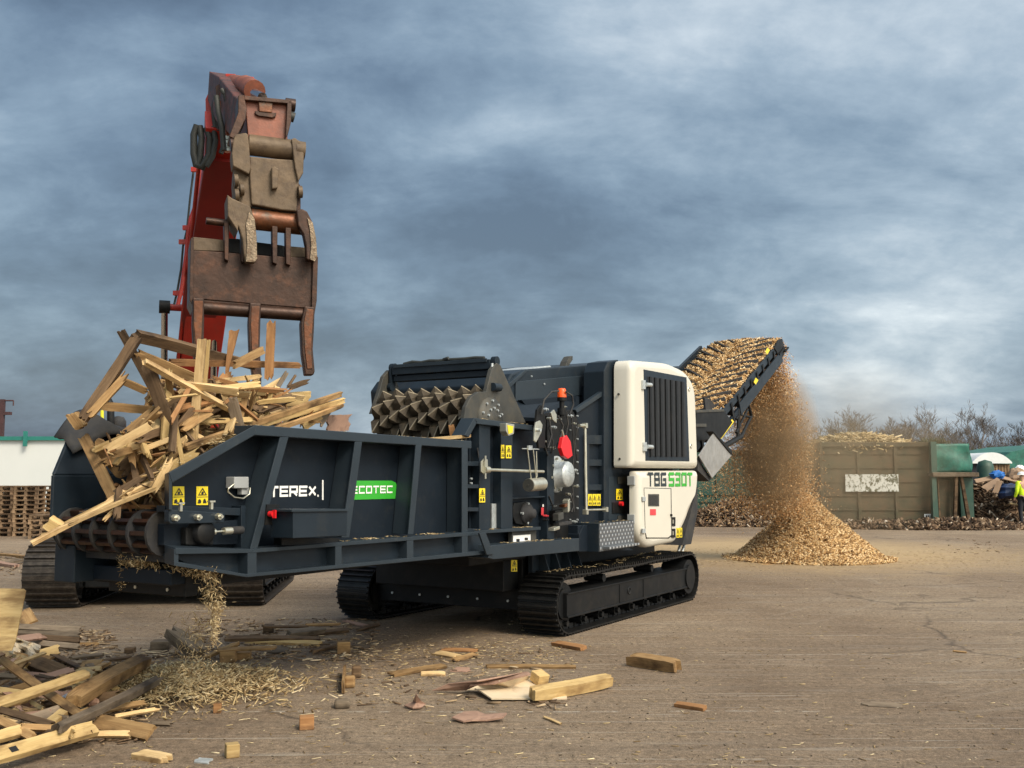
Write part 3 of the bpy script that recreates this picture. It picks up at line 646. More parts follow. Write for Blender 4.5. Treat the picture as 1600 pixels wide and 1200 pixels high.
# rows of bolts on the drive plate
for x, ys in ((901, range(650, 840, 18)), (858, (712, 768, 845, 856)), (735, (748, 755, 760)), (781, (683, 689))):
    for y in ys:
        q = L_(x, y, CB - .055); MB().tube(q, q + Vector((0, -.02, 0)), .011, n=6).build('bolt', 'galv', rp)
for x, y, w, h, mm_ in ((846, 793, 5, 12, 'redvinyl'), (853, 800, 4, 13, 'white'), (848, 788, 6, 4, 'white')):
    plate(rect(x, y, x + w, y + h), CB - .055, .003, 'small_label', mm_, rp)
mt = MB(); q0 = L_(870, 820, .06)
for i, (x, y, w, h, b, m_) in enumerate(((868, 795, 20, 24, .12, 'black'), (873, 800, 8, 14, .05, 'housing'), (883, 785, 8, 8, .06, 'rust_or'), (888, 779, 3, 22, .05, 'silver'), (866, 822, 9, 8, .02, 'silver'), (874, 814, 20, 8, .06, 'rubber'), (868, 786, 16, 4, .05, 'black'))):
    plate([(x, y + 3), (x + w, y), (x + w, y + h - 3), (x, y + h)], b, .08, 'valve_block' if i else 'motor_block', m_, GR, .006)
# small fittings and pipework crowding the drive side
for x, y, r_, m_ in ((846, 690, .018, 'silver'), (849, 640, .02, 'galv'), (855, 654, .016, 'silver'), (862, 668, .02, 'galv'), (870, 655, .014, 'silver'), (888, 650, .018, 'galv'), (893, 662, .014, 'silver'), (874, 695, .016, 'galv'), (860, 700, .016, 'silver'), (895, 735, .02, 'galv'), (888, 742, .014, 'silver'), (884, 772, .016, 'silver'), (862, 790, .016, 'galv'), (897, 760, .014, 'silver'), (849, 806, .014, 'redvinyl'), (849, 812, .014, 'ink'), (894, 815, .016, 'galv'), (878, 636, .012, 'silver')):
    q = L_(x, y, CB - .08); MB().tube(q, q + Vector((0, -.045, 0)), r_, n=8).tube(q + Vector((0, -.045, 0)), q + Vector((0, -.065, 0)), r_ * .6, n=8).build('pipe_fitting', m_, rp)
for pts in (((848, 640), (852, 660), (849, 690), (856, 712)), ((862, 645), (858, 668), (864, 690), (862, 708)), ((884, 640), (888, 662), (884, 680)), ((893, 650), (897, 700), (894, 750), (897, 800)), ((858, 775), (864, 790), (862, 815), (870, 832)), ((896, 770), (888, 782), (880, 780)), ((903, 664), (898, 690), (902, 720))):
    MB().path([L_(x, y, CB - .11) for x, y in pts], .009, 6).build('hose', 'rubber', rp)
for y in (672, 700, 728, 756, 784, 812):
    q = L_(890, y, CB - .055); MB().tube(q, q + Vector((0, -.018, 0)), .009, n=6).build('bolt', 'galv', rp)
MB().path([L_(x, y, CB - .09) for x, y in ((746, 700), (751, 735), (748, 770), (750, 815))], .008, 6).build('cable', 'rubber', ch)
# handrail
p = [L_(x, y, .05) for x, y in ((905, 665), (914, 665), (916, 797), (948, 796))]
hr = MB()
hr.tube(p[1] + Vector((0, 0, .02)), p[2], .018).tube(p[0], p[1], .02).tube(p[2], p[3], .013).build('handrail', 'silver')
hr2 = MB(); [hr2.box(L_(x, y, .05), (.05, .06, .06)) for x, y in ((914, 665), (915, 800), (946, 796))]; hr2.build('rail_clamp', 'silver', bpy.data.objects['handrail'], .004)
# body tower behind, ribbed side box
side = plate([(901, 641), (943, 612), (948, 612), (948, 840), (901, 840)], CB, .04, 'side_box', 'navy2', GR)
plate([(899, 640), (942, 611), (944, 617), (902, 645)], CB - .05, .06, 'box_edge', 'navy_face', side, .003)
for y0, y1 in ((680, 694), (718, 728), (757, 766)): plate(rect(917, y0, 944, y1), CB - .05, .05, 'box_rib', 'navy', side, .003)
plate(rect(917, 694, 921, 790), CB - .045, .045, 'box_rib', 'navy', side, .002)
plate(rect(941, 616, 946, 800), CB - .05, .05, 'box_rib', 'navy', side, .003)
pc = plate([(944, 580), (950, 565), (966, 562), (972, 600), (972, 738), (990, 738), (990, 815), (944, 815)], .22, .3, 'corner_column', 'navy', GR, .01)
plate(rect(951, 745, 982, 813), .215, .006, 'column_door', 'navy_face', pc, .002)
for (x0, y0, x1, y1, m_, nm) in ((966, 745, 984, 756, 'housing', 'hinge_plate'), (966, 806, 984, 815, 'housing', 'hinge_plate')):
    plate(rect(x0, y0, x1, y1), .2, .012, nm, m_, pc, .002)
plate(rect(957, 785, 977, 802), .205, .01, 'control_panel', 'black', pc)
q = L_(968, 787, .2); MB().tube(q, q + Vector((0, -.05, 0)), .03, n=12).build('emergency_stop', 'red', pc)
sticker(963, 764, 973, 781, .2); 
for x in (919, 926, 932.5):
    sticker(x, 772, x + 6, 790, CB - .06)
sticker(783, 695, 788, 716, CB - .115); sticker(790.5, 696, 799, 716, CB - .115); sticker(749, 763, 758, 785, CB - .115)
# engine hood
hd = MB(); HB = .62
hood = [(794, 640), (791, 600), (800, 584), (820, 577), (948, 567), (966, 564), (966, 640)]
hd.prism(PP(hood, HB), (0, 2.0, 0)); hood_o = hd.build('engine_hood', 'navy', GR, .02)
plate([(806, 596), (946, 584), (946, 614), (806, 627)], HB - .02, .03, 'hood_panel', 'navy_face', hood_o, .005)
hs = MB(); A_ = PP([(806, 628), (948, 616), (948, 640), (905, 650)], HB - .01); B_ = PP([(812, 650), (905, 655), (905, 665), (812, 665)], CB + .02)
hs.add([A_[0], A_[1], A_[2], B_[1], B_[0]], [(4, 3, 2, 1, 0)]); 
hs.prism([L_(806, 627, HB - .01), L_(905, 618, HB - .01), L_(905, 655, CB + .1), L_(815, 652, CB + .1)], (0, .02, -.04)); hs.v = hs.v[5:]; hs.f = [tuple(i - 5 for i in f) for f in hs.f[1:]]
hs.build('hood_shelf', 'navy2', hood_o)
MB().bb(a905 - .25, a965 + .9, CB + .04, 2.6, .95, 2.35).build('engine_body', 'navy2')
plate([(791, 603), (821, 578), (826, 578), (797, 606)], HB - .05, .06, 'hood_corner', 'navy_face', hood_o, .004)
for x, y in ((810, 590), (830, 588), (948, 575), (850, 600)): 
    q = L_(x, y, HB - .03); MB().tube(q, q + Vector((0, -.012, 0)), .012, n=6).build('bolt', 'galv', hood_o)
ib = plate([(818, 578), (860, 573), (862, 580), (858, 590), (822, 594)], HB + .1, .5, 'air_box', 'housing', hood_o, .02)
plate([(817, 577), (861, 571), (862, 576), (818, 582)], HB + .09, .52, 'air_box_lid', 'galv', ib, .012)
q = L_(896, 588, HB + .25); zt = L_(896, 574, HB + .25).z
ex = MB().tube((q.x, q.y, q.z - .02), (q.x, q.y, zt), .06, n=14).build('exhaust_stub', 'galv', hood_o)
plate([(883, 576), (886, 565), (891, 557), (895, 556), (895, 562), (889, 571), (885, 578)], HB + .25, .10, 'exhaust_flap', 'housing', ex, .004)
sticker(903, 577, 914, 587, HB + .15)
plate([(815, 625), (900, 618), (900, 655), (840, 656)], CB + .25, .1, 'hood_skirt', 'navy2', GR)
# grinder rotor and its comb beam
q = L_(765, 652, .42); rc = (q.x, q.z)
core = MB().tube((rc[0], .46, rc[1]), (rc[0], 1.86, rc[1]), .2, n=20).build('rotor_drum', 'drum')
nd = 10; y0_, y1_ = .52, 1.84; dy = (y1_ - y0_) / nd
for k in range(nd):
    yc = y0_ + dy * (k + .5); m = MB(); ed = MB(); nt_ = 8
    for j in range(nt_):
        t = 2 * math.pi * j / nt_ + k * .21; wd = math.pi / nt_ * .98
        def rp_(r, th, y): return Vector((rc[0] + math.cos(th) * r, y, rc[1] + math.sin(th) * r))
        base = [rp_(.21, t - wd, yc - dy * .5), rp_(.21, t + wd, yc - dy * .5), rp_(.21, t + wd, yc + dy * .5), rp_(.21, t - wd, yc + dy * .5)]
        tip = rp_(.365, t + .10, yc); rg = [rp_(.285, t - wd * .62, yc - dy * .44), rp_(.295, t + wd * .62, yc - dy * .3), rp_(.295, t + wd * .62, yc + dy * .3), rp_(.285, t - wd * .62, yc + dy * .44)]
        m.add(base + rg + [tip], [(0, 1, 5, 4), (1, 2, 6, 5), (2, 3, 7, 6), (3, 0, 4, 7), (4, 5, 8), (5, 6, 8), (6, 7, 8), (7, 4, 8)])
        ed.tube(rg[0], tip, .007, n=4); ed.tube(base[0], rg[0], .007, n=4)
    nf0 = len(m.f); m.add(ed.v, ed.f); d = m.build('rotor_tooth_ring', 'drum', core); d.data.materials.append(M['edge'])
    for pi in range(nf0, len(m.f)): d.data.polygons[pi].material_index = 1
# end plate of the rotor
epp = plate([(724, 662), (728, 636), (736, 620), (748, 612), (760, 612), (768, 578), (776, 567), (782, 570), (822, 661)], .40, .05, 'rotor_end_plate', 'housing', GR, .006)
q = L_(765, 655, .40)
MB().lathe(q, (0, -1, 0), [(-.02, .24), (.03, .235), (.03, .15), (.05, .14), (.05, 0)], 30).build('bearing_ring', 'housing', epp)
for k in range(5):
    t = math.pi * (k + .5) / 5
    for r_ in (.12, .2):
        p = q + Vector((math.cos(t) * r_, -.05 if r_ < .15 else -.03, math.sin(t) * r_)); MB().tube(p, p + Vector((0, -.02, 0)), .013, n=6).build('bolt', 'galv', epp)
aB = L_(765, 573, .5).x
zt, zb_ = L_(765, 562, .5).z, L_(765, 588, .5).z
bl = La(616, 595, aB).y
cb_ = MB().bb(aB - .05, aB + .16, .47, bl, zt - .11, zt).bb(aB - .02, aB + .1, .47, bl, zb_, zt - .115).build('comb_beam', 'navy', GR, .008)
MB().bb(aB - .065, aB - .05, .5, bl - .03, zt - .03, zt + .01).build('beam_flange', 'navy_face', cb_, .003)
MB().path([(aB + .05, bl - .1 - i * (bl - .7) / 9, zt + .02 + .02 * abs(math.sin(i * 1.7))) for i in range(10)], .022, 6).path([(aB + .0, 1.05 + .08 * math.sin(t), zt + .02 + .03 * math.cos(t)) for t in (0, 1, 2, 3)], .02, 6).build('hydraulic_hose', 'hose', cb_)
for y in (.44, bl + .03):
    MB().tube((aB + .02, y - .03, zt - .02), (aB + .02, y + .03, zt - .02), .055, n=16).tube((aB - .02, y - .02, zb_ - .06), (aB - .02, y + .02, zb_ - .06), .05, n=16).box((aB, y, (zt + zb_) / 2 - .04), (.09, .035, zt - zb_ + .02)).build('beam_pivot', 'navy', cb_, .004)
MB().tube((aB - .06, .43, zb_ - .03), (aB - .06, .43, zt - .05), .016, n=8).build('lock_rod', 'galv', cb_)
q = L_(775, 605, .38); MB().tube(q + Vector((-.07, 0, 0)), q + Vector((.07, 0, 0)), .045, n=14).build('beam_cylinder', 'navy', cb_, .003)
eb2 = MB(); eb2.prism([Vector((p.x, 1.88, p.z)) for p in PP([(752, 640), (760, 612), (768, 578), (776, 567), (784, 572), (800, 640)], .40)], (0, .05, 0)); eb2.build('rotor_end_plate', 'housing', GR, .006)
MB().bb(a735 - .15, a735 + .5, FAR - .05, FAR + .6, 2.05, 2.15).build('chamber_corner', 'housing', GR, .02)

# cream pod: lofted rounded shell
def rr_poly(pts, rad, seg=5):
    out = []; n = len(pts)
    for i in range(n):
        p0, p, p1 = Vector(pts[i - 1]), Vector(pts[i]), Vector(pts[(i + 1) % n]); r = rad[i] if isinstance(rad, list) else rad
        d0 = (p0 - p); d1 = (p1 - p); r = min(r, d0.length * .48, d1.length * .48); a = p + d0.normalized() * r; b = p + d1.normalized() * r
        for k in range(seg + 1):
            t = k / seg; out.append(tuple((1 - t) ** 2 * a + 2 * t * (1 - t) * p + t * t * b))
    return out
def inset(pts, d):
    c = Vector((sum(p[0] for p in pts) / len(pts), sum(p[1] for p in pts) / len(pts))); out = []
    for p in pts:
        v = Vector(p) - c; out.append(tuple(c + Vector((v.x - math.copysign(min(d, abs(v.x)), v.x), v.y - math.copysign(min(d, abs(v.y)), v.y)))))
    return out
POD = -.08
def pod(pts, name, rad, y0=POD, depth=.42):
    az = [(L_(x, y, y0).x, L_(x, y, y0).z) for x, y in pts]; base = rr_poly(az, rad)
    m = MB(); rings = []
    for dyy, ins in ((.0, .085), (.008, .05), (.028, .022), (.055, .006), (.09, 0), (depth, 0)):
        pr = inset(base, ins); rings.append([Vector((x, y0 + dyy, z)) for x, z in pr])
    n = len(base); vs = [v for r_ in rings for v in r_]
    m.add(vs, [(j * n + i, j * n + (i + 1) % n, (j + 1) * n + (i + 1) % n, (j + 1) * n + i) for j in range(len(rings) - 1) for i in range(n)], True)
    m.add(rings[0], [tuple(range(n))]); m.add(rings[-1], [tuple(range(n - 1, -1, -1))])
    return m.build(name, 'cream', GR)
pu = pod([(988, 731), (988, 562), (1046, 567), (1074, 580), (1088, 602), (1092, 732)], 'pod_upper_cover', [.05, .13, .2, .2, .2, .04], depth=.26)
plw = pod([(999, 736), (1092, 735), (1091, 757), (1075, 812), (1058, 848), (1012, 857), (999, 836)], 'pod_lower_cover', [.04, .04, .1, .1, .12, .2, .16], depth=.14)
MB().prism([Vector((p.x, POD + .34, p.z)) for p in PP([(984, 600), (1080, 610), (1086, 735), (1060, 840), (1000, 845), (984, 820)], POD)], (0, 1.8, 0)).build('cooler_body', 'navy2')
win = plate([(1006, 577), (1073, 589.5), (1077.5, 721), (1009, 720)], POD - .006, .02, 'grille_frame', 'navy', pu, .006)
plate([(1012, 588), (1070, 597), (1073, 714), (1013, 713)], POD - .010, .006, 'grille_mesh', 'lattice', win)
for k in range(7):
    u = (k + .3) / 7
    x0, x1 = 1013 + u * 58, 1013 + u * 58 + 2.8; plate([(x0, 588 + u * 9), (x1, 588.5 + u * 9), (x1 + 1.5, 713.5), (x0 + 1.5, 713.5)], POD - .028, .018, 'grille_slat', 'black', win)
for x, y in ((1005, 594), (1007, 691)):
    h_ = plate([(x, y), (x + 4, y), (x + 4, y + 14), (x, y + 14)], POD - .03, .03, 'grille_hinge', 'galv', pu, .003); MB().tube(L_(x + 4, y + 7, POD - .03), L_(x + 12, y + 7.5, POD - .03), .028, n=10).build('hinge_barrel', 'galv', h_, .003)
for x, y in ((1076, 608), (1079, 697)): 
    MB().lathe(L_(x, y, POD + .004), (0, -1, 0), [(-.01, .035), (.012, .035), (.014, .02), (.004, .018), (.004, 0)], 14).build('grille_latch', 'silver', pu)
for x, y in ((967, 616), (969, 717)):
    q = La(x, y, L_(988, 650, POD).x - .003); MB().tube(q, q + Vector((-.02, 0, 0)), .015, n=8).build('cover_bolt', 'housing', pu)
df = plate([(1007, 763), (1048, 764), (1049, 836), (1044, 840), (1011, 840), (1009, 832)], POD - .006, .01, 'service_door', 'cream', plw, .003)
plate([(1006, 762), (1049, 763), (1050, 837), (1045, 841.5), (1010, 841.5), (1008, 833)], POD - .002, .004, 'door_seal', 'black', plw)
plate(rect(1013, 772, 1030, 791), POD - .0105, .004, 'window_recess', 'housing', df); plate(rect(1015, 774, 1028, 789), POD - .013, .003, 'window', 'glass', df)
lb = plate(rect(1016, 795.5, 1025, 805), POD - .011, .004, 'red_label', 'redvinyl', df)
for y in (776, 826): plate(rect(1004.5, y, 1009, y + 7), POD - .02, .02, 'door_hinge', 'galv', plw, .002)
c = L_(1047, 805, POD); MB().tube(c, c + Vector((0, -.03, 0)), .018, n=10).build('door_latch', 'black', plw)
for y0, y1 in ((808, 822), (826, 840)):
    s_ = plate(rect(1049.5, y0, 1055.5, y1), POD - .012, .012, 'socket_recess', 'black', plw); plate(rect(1051, y0 + 4, 1053, y1 - 4), POD - .016, .004, 'socket_pin', 'silver', s_)
sticker(1057, 825, 1061.2, 840, POD - .004, plw); sticker(1061.7, 824.5, 1066, 839.5, POD - .004, plw)
lettering('TBG', 1012, 738, 1041, 760, POD - .004, 'darktext', plw, .21, .2)
lettering('530T', 1045, 738, 1082, 760, POD - .004, 'green', plw, .21, .2)
for y0, y1 in ((744, 758), (803, 819)):
    h_ = MB(); q = La(989, (y0 + y1) / 2, L_(999, 750, POD).x + .0)
    h_.box(q + Vector((-.01, .02, 0)), (.04, .10, .12)).build('cover_hinge', 'greybox', plw, .006)
# step box with tread plate, underside
sbz0, sbz1 = L_(936, 863, -.06).z, L_(936, 818, -.06).z
sa0, sa1 = px2a(936, -.06), px2a(990, -.06)
sb = MB().bb(sa0, sa1, -.05, .42, sbz0, sbz1).build('step_box', 'navy', GR, .006)
MB().bb(sa0 + .005, sa1, -.058, -.052, sbz0 + .01, sbz1 - .005).build('tread_plate', 'tread', sb)
MB().bb(sa0 + .1, sa1 - .02, -.14, -.05, sbz0 + .03, sbz0 + .06).build('step_ledge', 'tread', sb, .004)
MB().bb(px2a(905, .1), sa0 - .002, .12, .4, sbz0 + .04, sbz1 - .02).build('step_side_box', 'navy2', GR, .006)
plate([(1074, 820), (1090, 760), (1090, 800), (1080, 850), (1066, 852)], .2, 1.2, 'side_curtain', 'rubber')
for x0, x1 in ((1058, 1068), (1064, 1074)):
    MB().tube(L_(x0, 868, .3), L_(x1, 835, .3), .022, n=8).build('support_strut', 'galv')
# main frame between the tracks
tl = px2a(1090, 0)
MB().bb(-.1, tl - .2, .62, 2.45, .5, 1.02).build('main_frame', 'black', GR, .01)
fpn = MB().bb(.22, .3, .56, 2.62, .26, 1.02).build('front_panel', 'black', GR, .006)
for k in range(5):
    y = .75 + k * .42; MB().tube((.22, y, .36), (.205, y, .36), .016, n=6).build('bolt', 'galv', fpn)
for y in (.72, 2.5): MB().bb(.212, .22, y - .03, y + .03, .55, .68).build('lashing_label', 'greybox', fpn)
MB().bb(-1.0, .2, .5, 2.3, .86, 1.03).build('neck_frame', 'black', GR, .01)
fr = MB().bb(.25, 1.3, .44, .5, .62, 1.0).build('track_bracket', 'navy', GR, .005)
for k in range(4): MB().prism([(.4 + k * .28, .3, .7), (.4 + k * .28, .44, .7), (.4 + k * .28, .44, .98), (.4 + k * .28, .40, .98)], (.015, 0, 0)).build('gusset', 'navy_face', fr)
# warning sticker on the bracket (faces the front)
sx = MB(); q = L_(802, 884, .42); sticker(799, 875, 808, 893, .435)

def track(parent, x0, x1, y0, y1, h, pitch=.13, sub=2, m='tracksteel', inv=False, zf=None):
    Rr = h / 2 - .03; zc = h / 2; Ls = (x1 - x0) - 2 * (Rr + .03); xs = x0 + Rr + .03; per = 2 * Ls + 2 * math.pi * Rr
    n = int(per / pitch); sp = per / n; b = MB(); yc = (y0 + y1) / 2; w = y1 - y0
    def pos(s):
        s %= per
        if s < Ls: return xs + s, zc - Rr, 0
        s -= Ls
        if s < math.pi * Rr: t = s / Rr; return xs + Ls + Rr * math.sin(t), zc - Rr * math.cos(t), t
        s -= math.pi * Rr
        if s < Ls: sag = -.012 * math.sin(s / Ls * math.pi * 3) ** 2; return xs + Ls - s, zc + Rr + sag, math.pi
        s -= Ls; t = s / Rr + math.pi; return xs + Rr * math.sin(t), zc - Rr * math.cos(t), t
    for i in range(n):
        for j in range(sub):
            x, z, t = pos((i + (j + .5) / sub) * sp); rot = Matrix.Rotation(-t, 3, 'Y'); dn = rot @ Vector((0, 0, -1))
            b.box(Vector((x, yc, z)) + dn * .002, (sp / sub * .98, w, .016), rot)
            b.box(Vector((x, yc, z)) + dn * .024, (.018, w - .01, .036), rot)
        x, z, t = pos((i + .5) * sp); rot = Matrix.Rotation(-t, 3, 'Y'); dn = rot @ Vector((0, 0, 1))
        for yy in (-w * .13, w * .13): b.box(Vector((x, yc + yy, z)) + dn * .035, (sp * .8, .035, .055), rot)
    bl = b.build('track_chain', m, parent)
    fx0, fx1 = x0 + Rr * .95, x1 - Rr * 1.5; fm = MB().bb(fx0, fx1, y0 + .02, y1 - .05, zc - h * .20, zc + h * .17)
    for (za, zb2) in ((zc - h * .215, zc - h * .185), (zc + h * .16, zc + h * .185)): fm.bb(fx0, fx1 + .01, y0 + .005, y1 - .06, za, zb2)
    for xx in (.38, .58): fm.bb(fx0 + (fx1 - fx0) * xx, fx0 + (fx1 - fx0) * xx + .015, y0 + .012, y0 + .02, zc - h * .18, zc + h * .15)
    fo = fm.build('track_frame', 'black', bl, .004)
    q = Vector((fx0 + (fx1 - fx0) * .46, y0 + .02, zc)); 
    if zf: MB().lathe(q, (0, -1, 0), [(0, .05), (.01, .05), (.01, .035), (-.01, .03), (-.01, 0)], 16).build('frame_hole', 'black', bl)
    for xe, nm in ((xs, 'idler_wheel'), (xs + Ls, 'drive_sprocket')):
        yy0, yy1 = y0 + .10, y1 - .12
        if nm == 'drive_sprocket': yy0 = y0 + .03
        MB().tube((xe, yy0, zc), (xe, yy1, zc), Rr - .075, n=24).tube((xe, yy0 - .03, zc), (xe, yy0, zc), Rr * .55, n=20).build(nm, 'black', bl, .006)
    nr = 9
    for k in range(nr):
        xx = xs + .05 + (Ls - .1) * k / (nr - 1); MB().tube((xx, y0 + .1, .125), (xx, y1 - .1, .125), .065, n=14).tube((xx, y0 + .06, .125), (xx, y0 + .1, .125), .035, n=10).build('roller', 'black', bl)
    for k in range(2):
        xx = xs + Ls * (.3 + .4 * k); MB().tube((xx, y0 + .12, h - .15), (xx, y1 - .12, h - .15), .05, n=12).build('carrier_roller', 'black', bl)
    return bl
track(GR, 0, tl, .0, .5, .70, .135, 2, zf=1)
track(GR, 0, tl, 2.66, 3.16, .70, .135, 2)

# conveyor
RB, LB = .43, 1.92
hp = L_(1219, 534, RB); lp = L_(1128, 645, RB)
sl = (hp.z - lp.z) / (hp.x - lp.x)
dirc = Vector((hp.x - lp.x, 0, hp.z - lp.z)).normalized(); nrm = Vector((-dirc.z, 0, dirc.x))
Lc = Vector((hp.x - lp.x, 0, hp.z - lp.z)).length
def CV(s, b, h): p = Vector((lp.x, 0, lp.z)) + dirc * s + nrm * h; return Vector((p.x, b, p.z))
cf = MB()
def cbox(m, s0, s1, b0, b1, h0, h1):
    vs = [CV(s, b, h) for s in (s0, s1) for b in (b0, b1) for h in (h0, h1)]
    m.add(vs, [(0, 1, 3, 2), (4, 6, 7, 5), (0, 4, 5, 1), (2, 3, 7, 6), (0, 2, 6, 4), (1, 5, 7, 3)]); return m
cbox(cf, -1.6, Lc + .05, RB, RB + .05, -.12, .03); cbox(cf, -1.6, Lc + .05, LB - .05, LB, -.12, .05)
cfo = cf.build('conveyor_frame', 'navy', GR, .006)
m = MB(); cbox(m, .9, Lc - .1, RB - .03, RB, -.40, -.17); m.build('side_plate', 'navy', cfo, .006)
m = MB(); cbox(m, -1.5, 1.2, RB - .01, RB + .04, -.34, -.25); cbox(m, -1.5, Lc, RB + .02, RB + .05, -.42, -.36); m.build('lower_rail', 'navy2', cfo, .004)
for k in range(12):
    s_ = -1.2 + k * (Lc + 1) / 12; m = MB(); cbox(m, s_, s_ + .09, RB - .02, RB + .03, -.36, -.02); m.build('roller_bracket', 'black', cfo, .004)
    m = MB(); m.tube(CV(s_ + .05, RB, -.2), CV(s_ + .05, LB, -.2), .05, n=10); m.build('return_roller', 'black', cfo)
m = MB(); m.tube(CV(Lc - .02, RB + .05, -.10), CV(Lc - .02, LB - .05, -.10), .17, n=20); m.build('head_drum', 'rubber', cfo)
m = MB(); m.prism([CV(Lc - .2, RB - .02, -.30), CV(Lc + .08, RB - .02, -.32), CV(Lc + .17, RB - .02, -.12), CV(Lc + .12, RB - .02, .03), CV(Lc - .15, RB - .02, .09), CV(Lc - .5, RB - .02, .02)], (0, .03, 0)); m.build('head_cover', 'black', cfo, .006)
m = MB(); cbox(m, Lc - .3, Lc + .16, RB - .05, RB - .02, -.2, -.16); cbox(m, Lc + .02, Lc + .3, RB - .08, RB - .02, -.24, -.21); m.build('head_bracket', 'black', cfo, .004)
belt = MB()
def bfn(u, v):
    s = -1.6 + (Lc + 1.62) * v; b = RB + .06 + (LB - RB - .12) * u; t = (u - .5) * 2; return CV(s, b, -.0 + .10 * t * t - .06)
belt.grid(bfn, 16, 30)
bm2 = (RB + LB) / 2; cl = belt; sp = .36
def ch_h(s, b):                 # height of chip layer above the belt
    t = (b - bm2) / ((LB - RB) / 2); e = max(0, 1 - t * t) ** .6
    end = min(1, max(0, (Lc + .10 - s) / .35)) ** .5
    ph = (s + 1.5 - abs(t) * .9) / sp; dch = abs(ph - round(ph)) * sp
    gv = .045 * max(0, 1 - dch / .055) * (1 if .08 < abs(t) < .95 else 0)
    return (.04 + .10 * e + .03 * noise.noise(Vector((s * 2.1, b * 3, 0))) - gv * e) * end
for k in range(-2, 20):
    s_ = -1.5 + k * sp
    for sgn in (-1, 1):
        pts = []
        for q in range(9):
            t = .08 + q / 8 * .84; b = bm2 + sgn * t * (LB - RB) / 2; s2 = s_ + t * .9
            if s2 > Lc - .1 or s2 < -1.55: continue
            pts.append((s2, b))
        for (s0, b0), (s1, b1) in zip(pts[:-1], pts[1:]):
            h0, h1 = ch_h(s0, b0) + .075, ch_h(s1, b1) + .075
            vs = [CV(s0, b0, -.02), CV(s0 + .045, b0, -.02), CV(s0 + .045, b0, h0), CV(s0, b0, h0), CV(s1, b1, -.02), CV(s1 + .045, b1, -.02), CV(s1 + .045, b1, h1), CV(s1, b1, h1)]
            cl.add(vs, [(0, 1, 2, 3), (7, 6, 5, 4), (0, 4, 5, 1), (1, 5, 6, 2), (2, 6, 7, 3), (3, 7, 4, 0)])
bo = belt.build('conveyor_belt', 'rubber', cfo)
for x, y in ((1199, 548), (1181, 595)):
    plate([(x, y - 5), (x + 4, y - 1), (x, y + 6), (x - 3, y + 2)], RB - .055, .004, 'yellow_marker', 'yellow', cfo)
plate([(1123, 682), (1144, 655), (1147, 659), (1127, 686)], RB - .1, .004, 'warning_strip', 'yellow', cfo)
# left frame rail and its motor
m = MB(); cbox(m, 1.0, Lc - .5, LB, LB + .06, -.05, .18); cbox(m, .2, 2.3, LB + .08, LB + .2, .02, .16); m.build('guard_rail', 'navy', cfo, .006)
m = MB(); cbox(m, .5, .9, LB + .1, LB + .25, .1, .3); cbox(m, 1.1, 1.3, LB + .1, LB + .25, .1, .24); m.build('belt_motor', 'black', cfo, .01)
MB().path([CV(1.7 + .12 * math.sin(t), LB + .1, .16 + .10 * math.sin(t * 1.0)) + Vector((0, 0, .0)) + dirc * (.2 * t / 3) for t in (0, .8, 1.6, 2.4, 3.1)], .012, 6).build('lifting_loop', 'black', cfo)
# braces under the conveyor
for a_, b_, r_ in (((1154, 640), (1153, 682), .03), ((1168, 628), (1174, 650), .03), ((1174, 650), (1158, 682), .03), ((1156, 648), (1174, 652), .02), ((1168, 640), (1150, 676), .025), ((1132, 697), (1158, 682), .05), ((1150, 655), (1160, 640), .02)):
    MB().tube(L_(*a_, RB), L_(*b_, RB), r_, n=8).build('brace', 'black', cfo, .002)
cv = plate([(1088, 643), (1131, 640), (1145, 660), (1128, 684), (1088, 690)], RB - .12, .3, 'transfer_chute', 'black', GR, .01)
plate([(1088, 641), (1131, 639), (1132, 643), (1088, 645)], RB - .14, .34, 'chute_rim', 'housing', cv, .004)
plate([(1088, 662), (1104, 662), (1104, 667), (1088, 667)], RB - .15, .03, 'chute_rail', 'housing', cv, .004)
plate([(1101, 621), (1109, 623), (1124, 641), (1103, 641)], RB + .1, .04, 'chute_skirt', 'rubber', cv, .006)
dm_ = plate([(1115, 677), (1144, 711), (1113, 747), (1092, 712)], RB - .35, .02, 'deflector_plate', 'steelgrey', GR, .004)
plate([(1114, 674), (1118, 676), (1143, 703), (1145, 711), (1140, 706)], RB - .37, .12, 'deflector_edge', 'black', dm_, .003)
plate([(1090, 715), (1112, 748), (1108, 752), (1090, 735)], RB - .3, .3, 'deflector_support', 'rubber', dm_)

# chips riding on the belt
CUR[0] = None
rng = np.random.RandomState(3); n = 26000
ss = rng.uniform(-1.5, Lc + .1, n); bb_ = rng.uniform(RB + .04, LB - .04, n)
tt = np.abs((bb_ - bm2) / ((LB - RB) / 2)); ph_ = (ss + 1.5 - tt * .9) / sp; dd = np.abs(ph_ - np.round(ph_)) * sp
keep = (dd > .075) | (tt > .93) | (tt < .1) | (rng.rand(n) < .05) | (ss > Lc - .25); ss, bb_ = ss[keep], bb_[keep]
P = np.array([tuple(MM @ CV(s, b, ch_h(s, b) + rng.normal(0, .012))) for s, b in zip(ss, bb_)])
V, Fc = chips(P, (.04, .14), (.014, .04), (.005, .012), .4, rng)
def lay(u, v): s = -1.5 + (Lc + 1.6) * v; b = RB + .05 + (LB - RB - .1) * u; return tuple(MM @ CV(s, b, ch_h(s, b) - .012))
lm = MB().grid(lay, 40, 140); lv_, lf = np.array(lm.v), np.array(lm.f)
stuff_mesh('conveyed_chips', np.vstack([V, lv_]), np.vstack([Fc, lf + len(V)]), 'chips', 'layer of tan wood chips carried up the conveyor belt', 'wood chips')

